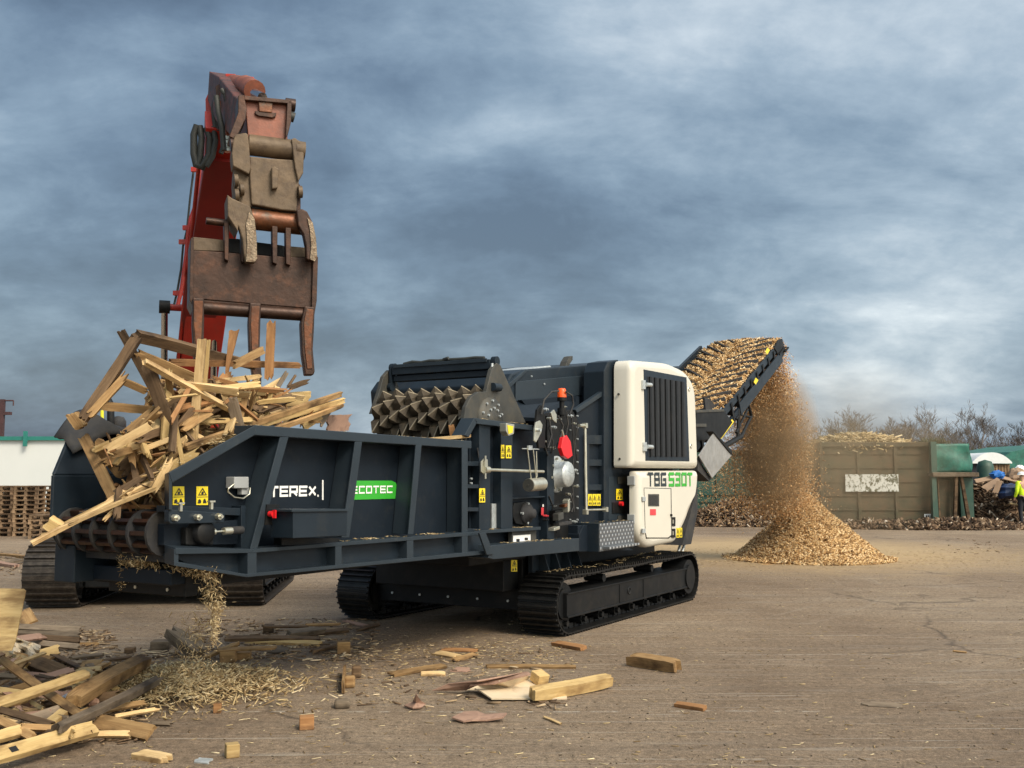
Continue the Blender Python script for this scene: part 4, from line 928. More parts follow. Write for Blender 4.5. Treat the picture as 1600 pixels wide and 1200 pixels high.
# ================================================================== the heap of finished chips, the falling stream, dust
PC = AY(1262, 868, 22.9); PC.z = 0; HP = 1.36; PR = 1.60
def pile_h(x, y):
    dx, dy = (x - PC.x), (y - PC.y) * 1.0; r = math.hypot(dx, dy); an = math.atan2(dy, dx)
    Re = PR * (1 + .08 * math.sin(an * 3 + 1) + .06 * noise.noise(Vector((dx, dy, 2))))
    t = r / Re
    if t >= 1.25: return -1
    h = HP * (max(0, 1 - t) ** 1.06) + .05 * max(0, 1.15 - t) ** 2
    return h + .035 * noise.noise(Vector((x * 2.2, y * 2.2, 0)))
pts = []
while len(pts) < 30000:
    r = PR * 1.2 * math.sqrt(random.random()); an = random.random() * 2 * math.pi
    x, y = PC.x + r * math.cos(an), PC.y + r * math.sin(an)
    if y > PC.y + .9: continue
    if r > PR and random.random() < (r / PR - 1) * 6: continue
    pts.append((x, y, max(0, pile_h(x, y)) + random.uniform(.0, .03)))
V, Fc = chips(np.array(pts), (.04, .14), (.012, .035), (.005, .012), .35)
mm_ = MB().grid(lambda u, v: (PC.x + (u - .5) * 2 * PR * 1.05, PC.y + (v - .5) * 2 * PR * 1.05, pile_h(PC.x + (u - .5) * 2 * PR * 1.05, PC.y + (v - .5) * 2 * PR * 1.05) - .01), 70, 70)
stuff_mesh('chip_heap', np.vstack([V, np.array(mm_.v)]), np.vstack([Fc, np.array(mm_.f) + len(V)]), 'chips', 'tall cone shaped heap of shredded wood chips under the conveyor head', 'wood chips')
# stream
h0w = MM @ CV(Lc + .1, bm2, .05)
def stream_pt(t, side, spread):
    """t 0 at the belt head .. 1 at the heap; side -1..1 across the belt"""
    zt = h0w.z; z1 = 1.05
    z = zt - (zt - z1) * t ** 1.0; fall = math.sqrt(max(0, zt - z))
    out = .42 * fall; b = bm2 + side * (.62 + .12 * t)
    p = MM @ Vector((CV(Lc + .1, 0, 0).x + out * .9, b, 0)); q = PC.x - p.x
    return Vector((p.x + (PC.x - p.x) * t * .5, p.y + (PC.y - p.y) * t * .5, z))
n = 105000; P = np.zeros((n, 3)); rs = np.random.RandomState(5)
for i in range(n):
    t = rs.beta(1.0, 1.15); sd_ = np.clip(rs.normal(-.1, .5), -1.15, 1.1); p = stream_pt(t, sd_, 0)
    k = .03 + .26 * t; w_ = noise.noise(Vector((p.x * 2.5, p.z * 1.8, 3.0))) 
    if rs.rand() < .45 and w_ < -.02: sd_ *= .5; p = stream_pt(t, sd_, 0)
    g_ = rs.normal(0, 1, 3)
    back = -abs(rs.normal(0, 1)) * .9 * t * (rs.rand() < .30)
    P[i] = (p.x + g_[0] * k + back, p.y + g_[1] * k, max(.1, p.z + g_[2] * k * .8))
V, Fc = chips(P, (.010, .055), (.005, .02), (.002, .006), 0, rs)
stuff_mesh('falling_chips', V, Fc, 'chips_br', 'brown cascade of wood chips falling from the conveyor head onto the heap', 'wood chips')
# dust
def dust():
    m = bpy.data.materials.new('wood_dust_air'); m.use_nodes = True; N = m.node_tree.nodes; L = m.node_tree.links; N.clear()
    out = N.new('ShaderNodeOutputMaterial'); pv = N.new('ShaderNodeVolumePrincipled'); L.new(pv.outputs[0], out.inputs['Volume'])
    pv.inputs['Color'].default_value = (.90, .68, .42, 1); pv.inputs['Anisotropy'].default_value = .2
    tc = N.new('ShaderNodeTexCoord'); n = noise_n(N, L, tc.outputs['Object'], 1.3, 4, .6, .6)
    gr = N.new('ShaderNodeVectorMath'); gr.operation = 'LENGTH'; mp = N.new('ShaderNodeMapping'); L.new(tc.outputs['Object'], mp.inputs[0])
    mp.inputs['Scale'].default_value = (1 / 1.65, 1 / 1.65, 1 / 2.25); L.new(mp.outputs[0], gr.inputs[0])
    f = N.new('ShaderNodeMapRange'); L.new(gr.outputs['Value'], f.inputs[0]); f.inputs[1].default_value = 1; f.inputs[2].default_value = .1
    a = ramp(N, L, n, [(.30, (.12, .12, .12)), (.68, (1, 1, 1))])
    k = N.new('ShaderNodeMath'); k.operation = 'MULTIPLY'; L.new(a, k.inputs[0]); L.new(f.outputs[0], k.inputs[1])
    k2 = N.new('ShaderNodeMath'); k2.operation = 'MULTIPLY'; L.new(k.outputs[0], k2.inputs[0]); k2.inputs[1].default_value = .40
    L.new(k2.outputs[0], pv.inputs['Density']); return m
M['dust'] = dust()
dc_ = AY(1240, 715, 22.6)
prof = [(-2.3, .0), (-2.2, .7), (-1.6, 1.3), (-.8, 1.6), (0, 1.7), (.8, 1.6), (1.6, 1.3), (2.2, .7), (2.3, .0)]
d = MB().lathe((0, 0, 0), (0, 0, 1), prof, 20).build('dust_cloud', 'dust'); d.scale = (3.2 / 1.7, 1.15, 1); d.location = dc_ + Vector((.9, 0, 0)); d.location.z = 2.34
tag(d, 'pale brown dust hanging around the falling chips', 'dust', kind='stuff')
m2 = M['dust'].copy(); m2.name = 'dense_wood_dust'; M['dust2'] = m2
for n_ in m2.node_tree.nodes:
    if n_.type == 'MATH' and abs(n_.inputs[1].default_value - .40) < .01: n_.inputs[1].default_value = 6.5
    if n_.type == 'MAPPING' and abs(n_.inputs['Scale'].default_value[2] - 1 / 2.25) < .01: n_.inputs['Scale'].default_value = (1 / .98, 1 / .98, 1 / 1.75)
    if n_.type == 'PRINCIPLED_VOLUME' or n_.bl_idname == 'ShaderNodeVolumePrincipled': n_.inputs['Color'].default_value = (.96, .64, .36, 1)
q0, q1 = stream_pt(.1, -.1, 0), stream_pt(.95, -.1, 0)
d2 = MB().lathe((0, 0, 0), (0, 0, 1), [(-1.8, 0), (-1.6, .5), (-.9, .88), (0, 1.0), (.9, .88), (1.6, .5), (1.8, 0)], 18).build('dust_plume', 'dust2')
d2.location = (q0 + q1) / 2 + Vector((.12, 0, -.15)); tag(d2, 'denser tan dust plume inside the falling chip stream', 'dust', kind='stuff')

# ================================================================== EXCAVATOR
CUR[0] = None
ex_x = Vector((-.095, .995, 0)).normalized()
E0 = Vector((-3.44, 14.3, 0)); EM = Matrix.Translation(E0) @ Matrix.Rotation(math.atan2(ex_x.y, ex_x.x), 4, 'Z'); EI = EM.inverted()
EX = thing('excavator', EM, 'red tracked excavator with its boom raised and a rusty grapple bucket over the hopper', 'excavator')
CUR[0] = EX
track(EX, 0, 4.1, 0, .62, .92, .19, 2, 'dustytrack'); track(EX, 0, 4.1, 2.5, 3.2, .92, .19, 2, 'dustytrack')
MB().bb(.35, 3.6, .64, 2.48, .26, .88).tube((2.0, 1.6, .85), (2.0, 1.6, 1.05), .62, n=28).build('undercarriage', 'black', EX, .02)  # box bulked out low between the tracks to darken the shaded gap
hdir = Vector((.36, -.93, 0)).normalized(); hlat = Vector((.93, .36, 0)).normalized(); HC = Vector((-5.2, 16.3, 0))
def HW(f, l, z): return HC + hdir * f + hlat * l + Vector((0, 0, z))
def hbox(m, f0, f1, l0, l1, z0, z1):
    vs = [HW(f, l, z) for f in (f0, f1) for l in (l0, l1) for z in (z0, z1)]
    m.add(vs, [(0, 1, 3, 2), (4, 6, 7, 5), (0, 4, 5, 1), (2, 3, 7, 6), (0, 2, 6, 4), (1, 5, 7, 3)]); return m
def eb(m, name, mt, parent=None, bev=0): return m.build(name, mt, parent or EX, bev, inv=EI)
m = hbox(MB(), -1.9, 1.3, -1.35, 1.35, 1.05, 1.25); eb(m, 'deck', 'black', bev=.02)
m = hbox(MB(), -1.9, 1.1, -1.35, -.4, 1.25, 2.25); hbox(m, -1.9, -.6, -.38, 1.35, 1.25, 2.25); eb(m, 'engine_cover', 'exred', bev=.06)
m = hbox(MB(), -2.5, -1.92, -1.35, 1.35, 1.1, 2.25); eb(m, 'counterweight', 'exred', bev=.12)
m = hbox(MB(), -.55, 1.15, .42, 1.35, 1.25, 2.95); cabo = eb(m, 'cab', 'exred', bev=.06)
m = hbox(MB(), 1.16, 1.17, .5, 1.27, 1.6, 2.85); hbox(m, -.3, .9, .405, .415, 1.9, 2.8); eb(m, 'cab_window', 'glass', cabo)
def XP(x, y, Y): return AY(x, y, Y)
m = MB().tube(XP(159.5, 700, 16.4), XP(159.5, 641, 16.4), .028, n=8); eb(m, 'handrail', 'yelpost')
m = MB().path([XP(*p, 17) for p in ((173, 700), (173, 660), (173, 632), (170, 626), (163, 626))], .06, 10); eb(m, 'exhaust_pipe', 'black')
q = XP(184, 675, 17.2); m = MB().lathe(q, (0, 0, 1), [(-.1, .07), (0, .07), (.0, .13), (.18, .13), (.25, .09), (.27, 0)], 18); eb(m, 'air_precleaner', 'rubber')
m = hbox(MB(), -1.2, .2, -1.3, .2, 2.26, 2.42); eb(m, 'deck_guard', 'black', bev=.03)
# boom: box sections (centre px, py, Y, width, depth)
def loft(secs, lat, name, mt, bev=.015, parent=None):
    m = MB(); C = [XP(a, b, Y) for a, b, Y, _, _ in secs]; rings = []
    for i, (a, b, Y, w, d) in enumerate(secs):
        t = (C[min(i + 1, len(C) - 1)] - C[max(i - 1, 0)]).normalized(); nn = t.cross(lat).normalized()
        rings.append([C[i] + lat * (-w / 2) - nn * d / 2, C[i] + lat * (w / 2) - nn * d / 2, C[i] + lat * (w / 2) + nn * d / 2, C[i] + lat * (-w / 2) + nn * d / 2])
    for i in range(len(rings) - 1): m.add(rings[i] + rings[i + 1], [(0, 1, 5, 4), (1, 2, 6, 5), (2, 3, 7, 6), (3, 0, 4, 7)])
    m.add(rings[0], [(3, 2, 1, 0)]); m.add(rings[-1], [(0, 1, 2, 3)]); return eb(m, name, mt, parent, bev)
boom = loft([(296, 800, 15.9, .5, .45), (306, 600, 15.0, .52, .62), (320, 480, 14.1, .54, .60), (334, 370, 13.3, .50, .42), (347, 262, 12.5, .44, .34), (349, 190, 12.0, .42, .36)], hlat, 'boom', 'exred')
loft([(302, 560, 14.42, .46, .06), (328, 380, 13.0, .44, .06), (346, 250, 12.1, .38, .06)], hlat, 'boom_underside_shade', 'exred_shade', parent=boom)  # thin plate added to carry the painted shade of the boom underside
for dx in (-.275, .255):
    pts = [XP(a, b, Y) + hlat * dx for a, b, Y in ((306, 600, 14.66), (320, 480, 13.8), (334, 370, 13.08), (347, 262, 12.32))]; m = MB().path(pts, .028, 6); eb(m, 'boom_edge_weld', 'exred', boom)
for off, y0 in ((-.36, 482), (.30, 500)):
    a = XP(300, y0, 14.0) + hlat * off; b = XP(296, 775, 15.0) + hlat * off; mid = a.lerp(b, .42)
    m = MB().tube(a, mid, .045, n=12); r_ = eb(m, 'boom_cylinder_rod', 'chrome', boom)
    m = MB().tube(mid, b, .085, n=14); eb(m, 'boom_cylinder', 'exred', boom)
    m = MB().tube(a - hlat * .07, a + hlat * .07, .09, n=14); eb(m, 'cylinder_pin', 'black', boom)
m = MB().tube(XP(300, 482, 14.0) - hlat * .36, XP(300, 482, 14.0) + hlat * .30, .05, n=10); eb(m, 'boom_cross_pin', 'exred', boom)
m = MB().path([XP(*p, 13.5) for p in ((303, 262), (297, 310), (292, 360), (286, 385), (283, 420), (277, 455), (272, 476))], .016, 6); eb(m, 'steel_pipe', 'hose', boom)
m = MB().path([XP(*p, 13.3) for p in ((312, 262), (306, 320), (298, 342), (294, 365), (291, 400), (284, 450), (278, 476))], .03, 6); eb(m, 'steel_pipe', 'exred', boom)
for y, x in ((265, 304), (356, 291), (378, 285), (458, 276)):
    m = MB().box(XP(x + 2, y, 13.4), (.12, .05, .06)); eb(m, 'pipe_clamp', 'exred', boom)
# stick
stick = loft([(352, 138, 12.3, .40, .35), (368, 158, 11.6, .42, .5), (392, 185, 10.6, .38, .42), (414, 196, 10.1, .34, .3)], hlat, 'stick', 'expink_dk')
m = MB().tube(XP(356, 128, 12.2), XP(384, 134, 11.0), .10, n=16).tube(XP(384, 134, 11.0), XP(398, 142, 10.6), .115, n=16); cyl = eb(m, 'stick_cylinder', 'expink', stick)
m = MB().tube(XP(398, 146, 10.5), XP(410, 152, 10.3), .05, n=12); eb(m, 'cylinder_rod', 'chrome', cyl)
m = MB().box(XP(392, 131, 10.9), (.10, .16, .10)).box(XP(378, 125, 11.2), (.06, .1, .05)).box(XP(362, 122, 11.8), (.12, .12, .06)); eb(m, 'valve_block', 'exred', cyl, .008)
m = MB().tube(XP(350, 124, 12.0), XP(349, 146, 12.0), .05, n=10).box(XP(352, 135, 12.0), (.16, .1, .2)); eb(m, 'boom_head', 'rust', stick, .01)
m = MB(); m.prism([XP(*p, 12.3) for p in ((329, 138), (333, 134), (334, 165), (327, 196), (322, 196), (321, 155))], (.0, .05, 0)); eb(m, 'side_guard', 'exred', stick)
for pts, r_ in ((((308, 196), (303, 210), (303, 240), (307, 258), (316, 262), (322, 250)), .045), (((312, 197), (315, 215), (313, 245), (309, 258)), .04), (((322, 200), (328, 215), (327, 240), (318, 258)), .04), (((333, 198), (337, 220), (332, 245), (322, 260)), .035), (((337, 200), (334, 170), (338, 145), (345, 131), (351, 132), (353, 150), (362, 172)), .035), (((341, 205), (339, 165), (345, 140), (350, 135)), .03), (((345, 240), (350, 225), (352, 205)), .03)):
    m = MB().path([XP(*p, 11.9) for p in pts], r_, 8); eb(m, 'hydraulic_hose', 'hose', stick)
for pts, r_ in ((((352, 150), (357, 165), (360, 185), (362, 205)), .03), (((346, 140), (356, 152), (366, 172), (368, 196)), .028), (((338, 150), (341, 175), (347, 200), (350, 235)), .032), (((360, 140), (370, 150), (375, 160)), .04)):
    m = MB().path([XP(*p, 11.0) for p in pts], r_, 8); eb(m, 'hydraulic_hose', 'hose', stick)
for pts in ([(345, 150), (372, 158), (370, 166), (346, 158)], [(350, 180), (366, 186), (364, 200), (352, 196)], [(336, 135), (344, 130), (346, 150), (338, 155)]):
    m = MB(); m.prism([XP(*p, 11.35) for p in pts], (0, .08, 0)); eb(m, 'hose_bracket', 'rust', stick, .006)
m = MB().path([XP(*p, 11.3) for p in ((339, 160), (345, 170), (353, 180), (356, 195), (354, 212))], .045, 8); eb(m, 'steel_pipe', 'expink', stick)
m = MB(); [m.box(XP(x, y, 11.2), (.09, .05, .035)) for x, y in ((354, 216), (356, 222), (353, 228), (357, 234))]; m.tube(XP(355, 213, 11.25), XP(355, 238, 11.25), .03, n=8); eb(m, 'hose_coupling', 'silver', stick)
# grapple
gn = Vector((math.sin(R(20)), -math.cos(R(20)), 0)); gw = Vector((math.cos(R(20)), math.sin(R(20)), 0)); GP = XP(400, 400, 9.8)
def gp(x, y, o=0): return onplane(x, y, GP + gn * o, gn)
def gplate(pts, o, d, name, mt, parent=None, bev=.006):
    m = MB(); m.prism([gp(x, y, o) for x, y in pts], -gn * d); return eb(m, name, mt, parent, bev)
def gtube(x0, y0, x1, y1, o, r, name, mt, parent=None, n=18):
    m = MB().tube(gp(x0, y0, o), gp(x1, y1, o), r, n=n); return eb(m, name, mt, parent)
npl = gplate([(381, 150), (454, 157), (452, 166), (449, 220), (388, 214), (384, 170)], -.06, .05, 'linkage_plate', 'expink', stick)
gplate([(372, 149), (381, 148), (386, 170), (384, 185), (368, 218), (358, 213), (372, 176)], .0, .30, 'linkage_cheek', 'rust', stick)
gplate([(449, 156), (456, 158), (455, 190), (450, 210), (446, 215)], .0, .30, 'linkage_cheek', 'rust', stick)
gplate([(398, 173), (432, 176), (431, 182), (426, 184), (404, 181), (399, 178)], -.03, .03, 'boss_rim', 'rust', npl)
gplate([(404, 157), (426, 159), (425, 176), (405, 174)], -.02, .04, 'linkage_boss', 'rust_or', npl)
gplate([(381, 149), (455, 156), (455, 162), (382, 156)], .0, .06, 'linkage_lip', 'rust', npl)
gtube(446, 163, 461, 165, -.1, .065, 'linkage_pin', 'rust', stick); gtube(451, 181, 460, 184, -.1, .05, 'linkage_pin', 'hose', stick)
gr = gtube(388, 226, 466, 236, -.10, .105, 'coupler_tube', 'clay')
gplate([(367, 210), (384, 207), (388, 210), (392, 262), (389, 272), (364, 259), (362, 240), (364, 222)], .02, .22, 'coupler_ear', 'clay', gr, .01)
gplate([(455, 217), (461, 215), (470, 222), (475, 240), (474, 270), (466, 283), (461, 262)], .02, .22, 'coupler_ear', 'clay', gr, .01)
gtube(462, 234, 476, 236, -.06, .09, 'coupler_pin', 'clay', gr); gtube(360, 226, 368, 226, -.06, .07, 'coupler_pin', 'rust', gr)
gplate([(390, 244), (420, 247), (463, 250), (468, 275), (463, 330), (440, 328), (393, 319), (390, 275)], -.02, .32, 'coupler_body', 'clay', gr, .012)
gplate([(424, 262), (428, 259), (436, 264), (434, 294), (425, 295)], .05, .1, 'coupler_lug', 'clay', gr, .01)
gplate([(366, 262), (392, 273), (394, 322), (380, 330), (366, 312), (364, 285)], -.06, .2, 'coupler_side', 'clay', gr, .01)
gplate([(459, 276), (470, 290), (470, 328), (460, 332)], -.06, .2, 'coupler_side', 'rust', gr, .01)
for x, y in ((369, 282), (378, 296), (370, 305), (469, 300)): gtube(x - 3, y, x + 3, y, -.0, .06, 'side_pin', 'clay', gr)
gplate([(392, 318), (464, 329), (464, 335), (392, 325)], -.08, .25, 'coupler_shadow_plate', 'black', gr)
bk = gtube(392, 342, 472, 351, -.12, .105, 'grapple_cross_tube', 'rust_or')
gtube(322, 345, 356, 349, -.1, .035, 'grapple_peg', 'rust', bk)
lf_ = gplate([(355, 304), (364, 310), (391, 322), (398, 342), (401, 370), (402, 404), (398, 410), (384, 409), (381, 396), (379, 375), (373, 355), (356, 336)], .06, .10, 'thumb_finger', 'clay', bk, .012)
gplate([(389, 330), (398, 342), (401, 370), (402, 404), (398, 410), (384, 409), (386, 380), (384, 350)], .075, .014, 'worn_strip', 'polish', lf_, .004)
gplate([(480, 340), (489, 348), (494, 372), (496, 402), (492, 409), (484, 405), (486, 385), (484, 360)], .075, .014, 'worn_strip', 'polish', lf_, .004)
gplate([(463, 328), (472, 326), (480, 330), (489, 348), (494, 372), (496, 402), (492, 409), (479, 405), (478, 385), (474, 366), (466, 352)], .06, .10, 'thumb_finger', 'rust', bk, .012)
gplate([(355, 304), (358, 306), (372, 352), (372, 362), (356, 337)], .07, .35, 'finger_web', 'clay', bk, .008)
for x0, x1, y0, y1 in ((350, 357, 345, 408), (376, 381, 350, 411), (425, 433, 352, 413), (446, 454, 352, 415)): gplate([(x0, y0), (x1 + 1, y0), (x1, y1), (x0 + 1, y1 - 3)], -.04, .12, 'rake_bar', 'rust', bk, .006)
bf = gplate([(301, 391), (350, 394), (420, 400), (487, 403), (494, 404), (489, 482), (400, 475), (300, 466)], -.12, .03, 'bucket_shell', 'rust', bk, .006)
gplate([(302, 370), (352, 375), (352, 393), (301, 391)], -.18, .03, 'bucket_lip', 'clay', bf)
gplate([(446, 384), (482, 387), (493, 402), (450, 402)], -.18, .03, 'bucket_lip', 'clay', bf)
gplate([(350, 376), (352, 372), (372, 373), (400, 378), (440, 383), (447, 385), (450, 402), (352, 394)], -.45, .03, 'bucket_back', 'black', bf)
gplate([(298, 372), (303, 370), (303, 392), (302, 480), (296, 468)], -.1, .55, 'bucket_side', 'rust', bf, .004)
gplate([(484, 388), (497, 402), (495, 470), (490, 500), (487, 482), (489, 404)], -.08, .55, 'bucket_side', 'rust', bf, .004)
m = MB(); a, b = gp(302, 392, -.6), gp(488, 404, -.6); c_, d_ = gp(303, 455, -.62), gp(487, 468, -.62); m.prism([a, b, d_, c_], -gn * .03); eb(m, 'bucket_back', 'rust', bf)
gtube(301, 480, 480, 492, -.16, .065, 'bucket_bottom_tube', 'rust', bf)
gplate([(300, 466), (400, 475), (489, 482), (489, 487), (400, 480), (300, 471)], -.13, .06, 'cutting_edge', 'rust', bf)
for pts in ([(301, 465), (319, 466), (319, 500), (318, 545), (313, 566), (303, 562), (300, 510)], [(390, 473), (408, 474), (407, 505), (406, 545), (409, 585), (408, 608), (399, 607), (390, 560), (388, 505)], [(476, 478), (492, 480), (491, 512), (489, 545), (492, 580), (490, 586), (477, 586), (472, 552), (470, 505)]):
    gplate(pts, -.06, .13, 'bucket_tine', 'rust', bf, .012)
for pts in ([(303, 470), (317, 470), (316, 500), (314, 540), (306, 540), (303, 505)], [(393, 478), (406, 478), (404, 505), (403, 560), (394, 560), (392, 505)], [(479, 482), (490, 484), (488, 512), (486, 545), (488, 576), (480, 576), (476, 540), (475, 505)]): gplate(pts, -.048, .012, 'worn_strip', 'rust_or', bf, .003)

# ================================================================== TIMBER
CUR[0] = None
def plank_mesh(Ln, w, t, jag=.04, bow=.01, nl=7, nw=5, taper=0):
    V = []; F = []
    j0 = [random.uniform(-1, 1) * jag for _ in range(nw + 1)]; j1 = [random.uniform(-1, 1) * jag for _ in range(nw + 1)]
    ph = random.random() * 6; tw = random.uniform(-.04, .04)
    for zs in (-1, 1):
        for i in range(nl + 1):
            u = i / nl
            for k in range(nw + 1):
                v = k / nw - .5; x = (u - .5) * Ln; wk = w * (1 - taper * u)
                if i == 0: x += j0[k] * random.uniform(.7, 1.1)
                elif i == nl: x += j1[k] * random.uniform(.7, 1.1)
                edge = random.uniform(-.5, .5) * .05 * w if k in (0, nw) else 0
                zz = bow * math.sin(math.pi * u) + tw * (u - .5) * v * 2 * w
                V.append((x, v * wk + edge, zs * t / 2 * (1 if 0 < i < nl else random.uniform(.7, 1)) + zz))
    st = (nl + 1) * (nw + 1)
    def id_(z, i, k): return z * st + i * (nw + 1) + k
    for i in range(nl):
        for k in range(nw):
            F.append((id_(1, i, k), id_(1, i + 1, k), id_(1, i + 1, k + 1), id_(1, i, k + 1)))
            F.append((id_(0, i, k + 1), id_(0, i + 1, k + 1), id_(0, i + 1, k), id_(0, i, k)))
        F.append((id_(0, i, 0), id_(0, i + 1, 0), id_(1, i + 1, 0), id_(1, i, 0)))
        F.append((id_(1, i, nw), id_(1, i + 1, nw), id_(0, i + 1, nw), id_(0, i, nw)))
    for k in range(nw):
        F.append((id_(0, 0, k + 1), id_(0, 0, k), id_(1, 0, k), id_(1, 0, k + 1)))
        F.append((id_(0, nl, k), id_(0, nl, k + 1), id_(1, nl, k + 1), id_(1, nl, k)))
    return V, F
def plank(p0, p1, w, t, m, label, name='plank', cat='plank', group=None, roll=0, jag=.03, bow=None, taper=0, up=None):
    p0, p1 = Vector(p0), Vector(p1); X = (p1 - p0); Ln = X.length; X.normalize(); mid = (p0 + p1) / 2
    ref = up if up is not None else (O - mid).normalized()
    Z = (ref - X * ref.dot(X)).normalized(); Z = (Matrix.Rotation(R(roll), 3, X) @ Z).normalized(); Y = Z.cross(X)
    V, Fq = plank_mesh(Ln, w, t, jag, Ln * random.uniform(-.012, .012) if bow is None else bow, taper=taper)
    me = bpy.data.meshes.new(name); me.from_pydata(V, [], Fq); me.materials.append(M[m])
    o = bpy.data.objects.new(name, me); COL.objects.link(o)
    mt = Matrix((X, Y, Z)).transposed().to_4x4(); mt.translation = mid; o.matrix_world = mt
    return tag(o, label, cat, group)
HG = 'loose timbers heaped in the hopper'
def HP_(x, y, b): return MM @ L_(x, y, b)
def hp_(x0, y0, x1, y1, wpx, m, label, b0=.8, b1=None, t=.028, roll=20, jag=.03, name='plank', cat='plank', taper=0):
    b1 = b0 if b1 is None else b1; p, q = HP_(x0, y0, b0), HP_(x1, y1, b1); w = wpx * (p.y + q.y) / 2 / F
    return plank(p, q, w, t, m, label, name, cat, HG, roll, jag, taper=taper)
